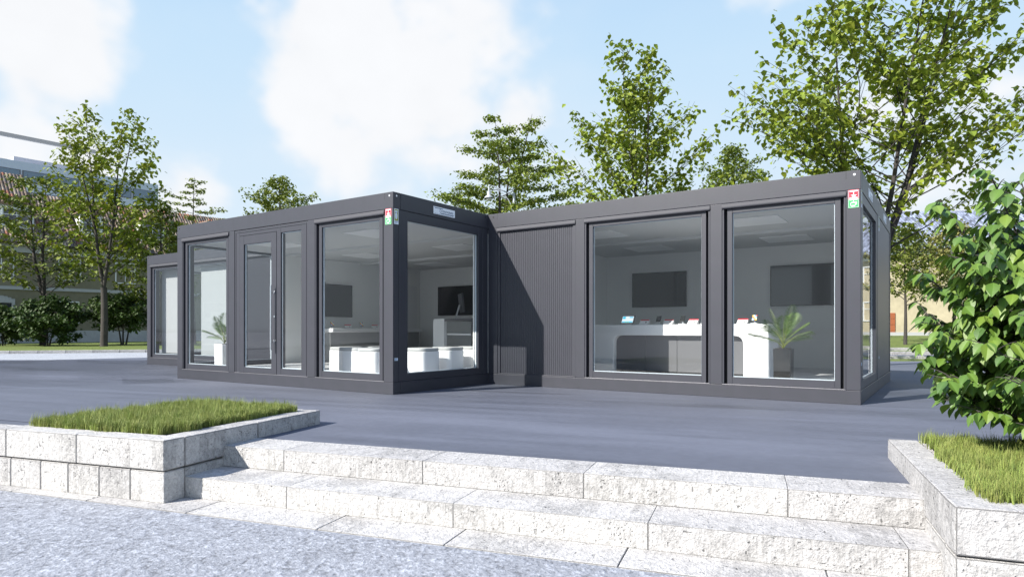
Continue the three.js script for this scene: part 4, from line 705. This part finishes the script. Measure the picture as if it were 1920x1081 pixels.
{ // old house at left, its long front receding to the right
  const ang = Math.atan2(.762, .648);
  const t = frameHouse('tiled_house', 'old olive plastered house with red brown tiled roof behind the left trees', 'house', [-32.9, -53], ang);
  const X0 = -30, X1 = 13, DEP = 9, EV = 7.35;
  part(t, 'wall', muv(bx(X0, X1, .9, EV, -DEP, 0), 3), M.ochre); part(t, 'plinth', muv(bx(X0 - .02, X1 + .05, -.1, .9, -DEP, .08), 3), M.plinth);
  part(t, 'string_course', bx(X0, X1 + .05, 3.95, 4.2, -.02, .08), M.plinth); part(t, 'cornice', bx(X0, X1 + .1, 6.72, EV, -.02, .22), M.plinth);
  for (const x of [-26, -22.4, -18.8, -15, -11.2, -6.9, -2.6, 1.35, 5.2, 9]) winPart(t, x, 4.85, 1.35, 1.55, 0);
  for (const x of [-26, -22.4, -18.8, -15, -2.75, 1.6, 5.4, 9.2]) winPart(t, x, 1.55, 1.4, 1.55, 0);
  { const d = part(t, 'door', bx(-7.7, -6.3, .1, 3.0, -.02, .02), M.windowDark); const g = []; g.push(bx(-7.9, -7.7, .1, 2.95, -.02, .1), bx(-6.3, -6.1, .1, 2.95, -.02, .1)); for (let i = 0; i < 8; i++) { const a = i / 7; g.push(bx(-7.9 + 1.8 * i / 8, -7.9 + 1.8 * (i + 1) / 8, 2.952 + .0 , 3.2 + .28 * Math.sin((i + .5) / 8 * Math.PI), -.02, .1)); } part(d, 'door_surround', join(g), M.plinth); }
  const hiY = 13.2, loY = 11.6, split = -4.6;
  const roof = part(t, 'roof', join([slopePanel(X0, split, [EV - .05, .5], [hiY, -4.6]), slopePanel(X0, split, [hiY, -4.6], [EV, -9.6]), slopePanel(split, X1, [EV - .05, .5], [loY, -3.3]), slopePanel(split, X1, [loY, -3.3], [EV, -9.4])]), M.underTile);
  part(roof, 'roof_end', (() => { const s = new THREE.Shape([new THREE.Vector2(.5, EV), new THREE.Vector2(-4.6, hiY), new THREE.Vector2(-9.6, EV)]); const g = new THREE.ExtrudeGeometry(s, { depth: .1, bevelEnabled: false }); g.rotateY(-Math.PI / 2); g.translate(split + .05, 0, 0); return g; })(), M.ochre);
  const dorm = [[-10.6, 1.9], [-5.9, 2.1], [-1.0, 1.6], [3.6, 1.9], [8.4, 1.7]];
  const inDorm = (x, y) => dorm.some(([c, w]) => Math.abs(x - c) < w / 2 + .1 && y > 8.55 && y < 10.6);
  tiles(roof, [{ x0: -18, x1: split, a: [EV, .62], b: [hiY + .05, -4.5], skip: inDorm }, { x0: split, x1: X1, a: [EV, .62], b: [loY + .05, -3.2], skip: inDorm }], 'roof_tiles', terracotta, 501);
  for (const [x, w] of dorm) {
    const z = -.35, d = part(t, 'dormer', join([bx(x - w / 2, x + w / 2, 8.4, 10.25, -3, z)]), M.frameWhite); const f = winPart(d, x, 8.75, w - .45, 1.2, z + .02);
    const g = new THREE.BufferGeometry(), e = .22, yA = 10.2, yB = 10.95, zf = z + .25, zb = -3.2; g.setAttribute('position', new THREE.Float32BufferAttribute([x - w / 2 - e, yA, zf, x, yB, zf, x, yB, zb, x - w / 2 - e, yA, zf, x, yB, zb, x - w / 2 - e, yA, zb, x + w / 2 + e, yA, zf, x, yB, zb, x, yB, zf, x + w / 2 + e, yA, zf, x + w / 2 + e, yA, zb, x, yB, zb, x - w / 2 - e, yA, zf - .02, x + w / 2 + e, yA, zf - .02, x, yB, zf - .02], 3)); g.computeVertexNormals(); part(d, 'dormer_roof', g, std({ color: rgb(.24, .16, .11), roughness: .9 }));
  }
}
{ // modern block behind it
  const ang = Math.atan2(.80, .60), t = frameHouse('office_block', 'modern pale blue office block above the tiled roof at far left', 'building', [-41.2, -76], ang);
  const H = 17.8; part(t, 'wall', bx(-60, 0, -.1, H, -16, 0), std({ color: rgb(.52, .60, .68), roughness: .6 }));
  M.officeGlass = phys({ color: rgb(.10, .17, .24), roughness: .06, clearcoat: 1 });
  for (const [y, h] of [[H - 2.05, 1.2], [H - 4.4, 1.45], [H - 7.2, 1.5]]) for (let i = 0; i < 14; i++) { const f = part(t, 'window', bx(-.35 - i * 2.6 - 2.45, -.35 - i * 2.6, y, y + h, -.02, .05), M.windowDark); part(f, 'pane', bx(-.35 - i * 2.6 - 2.35, -.45 - i * 2.6, y + .08, y + h - .08, .051, .06), M.officeGlass); }
  const fr = std({ color: rgb(.50, .47, .46), roughness: .8 }), z = -1.5; for (const x of [-26.5, -17, -8]) part(t, 'roof_post', bx(x - .15, x + .15, H, H + 2.6, z - .3, z), fr);
  part(t, 'roof_beam', bx(-26.65, -6, H + 2.6, H + 3.0, z - .3, z), fr); part(t, 'roof_beam', bx(-26.65, -26.3, H + 2.6, H + 3.0, -12, z - .3), fr);
  part(t, 'roof_plant', join([bx(-22.5, -20, H, H + 1.5, -4, -2), bx(-18.5, -16, H, H + 1.3, -4, -2)]), M.frameWhite); part(t, 'roof_house', bx(-12.5, -5.5, H, H + 1.5, -10, -5), std({ color: rgb(.42, .42, .46), roughness: .8 }));
}
{ // yellow house at right
  const t = frameHouse('yellow_house', 'cream yellow house with blue grey tiled roof behind the shrub at right', 'house', [42, -50, .48], -.10);
  const X0 = -14.5, X1 = 16, EV = 6.7, RD = 10.4; part(t, 'wall', muv(bx(X0, X1, -.3, EV, -11, 0), 3), M.cream); part(t, 'plinth', bx(X0 - .03, X1, -.3, .3, -.02, .06), M.plinth); part(t, 'cornice', bx(X0, X1, EV - .35, EV, -.02, .25), M.frameWhite);
  for (const x of [-10.2, -7, -3.6, -.4, 3, 7, 11]) { winPart(t, x, 4.3, 1.2, 1.5, 0); if (x > -9) winPart(t, x, 1.3, 1.2, 1.5, 0); }
  { const d = part(t, 'garage_door', join([0, 1, 2, 3].map(i => bx(-13.9, -12.0, -.05 + i * .47, .4 + i * .47, -.02, .05, .01))), std({ color: rgb(.32, .10, .04), roughness: .7 })); }
  const pm = M.frameWhite, p = part(t, 'porch_roof', bx(-2.2, 3.2, 3.15, 3.5, .06, 2.2), pm); for (const x of [-1.9, 2.9]) part(t, 'porch_column', cyl(.18, .16, 3.4, x, -.25, 1.9, 14), pm);
  const roof = part(t, 'roof', join([slopePanel(X0 - .3, X1, [EV - .05, .5], [RD, -5]), slopePanel(X0 - .3, X1, [RD, -5], [EV, -11.5])]), std({ color: rgb(.14, .15, .18), roughness: 1 }));
  part(roof, 'gable', (() => { const s = new THREE.Shape([new THREE.Vector2(.3, EV - .1), new THREE.Vector2(-5, RD - .1), new THREE.Vector2(-11, EV - .1)]); const g = new THREE.ExtrudeGeometry(s, { depth: .2, bevelEnabled: false }); g.rotateY(-Math.PI / 2); g.translate(X0 + .2, 0, 0); return g; })(), M.cream);
  tiles(roof, [{ x0: X0 - .3, x1: 10, a: [EV, .6], b: [RD + .05, -4.9] }], 'roof_tiles', slateTile, 502);
}
renderer.render(scene, camera);
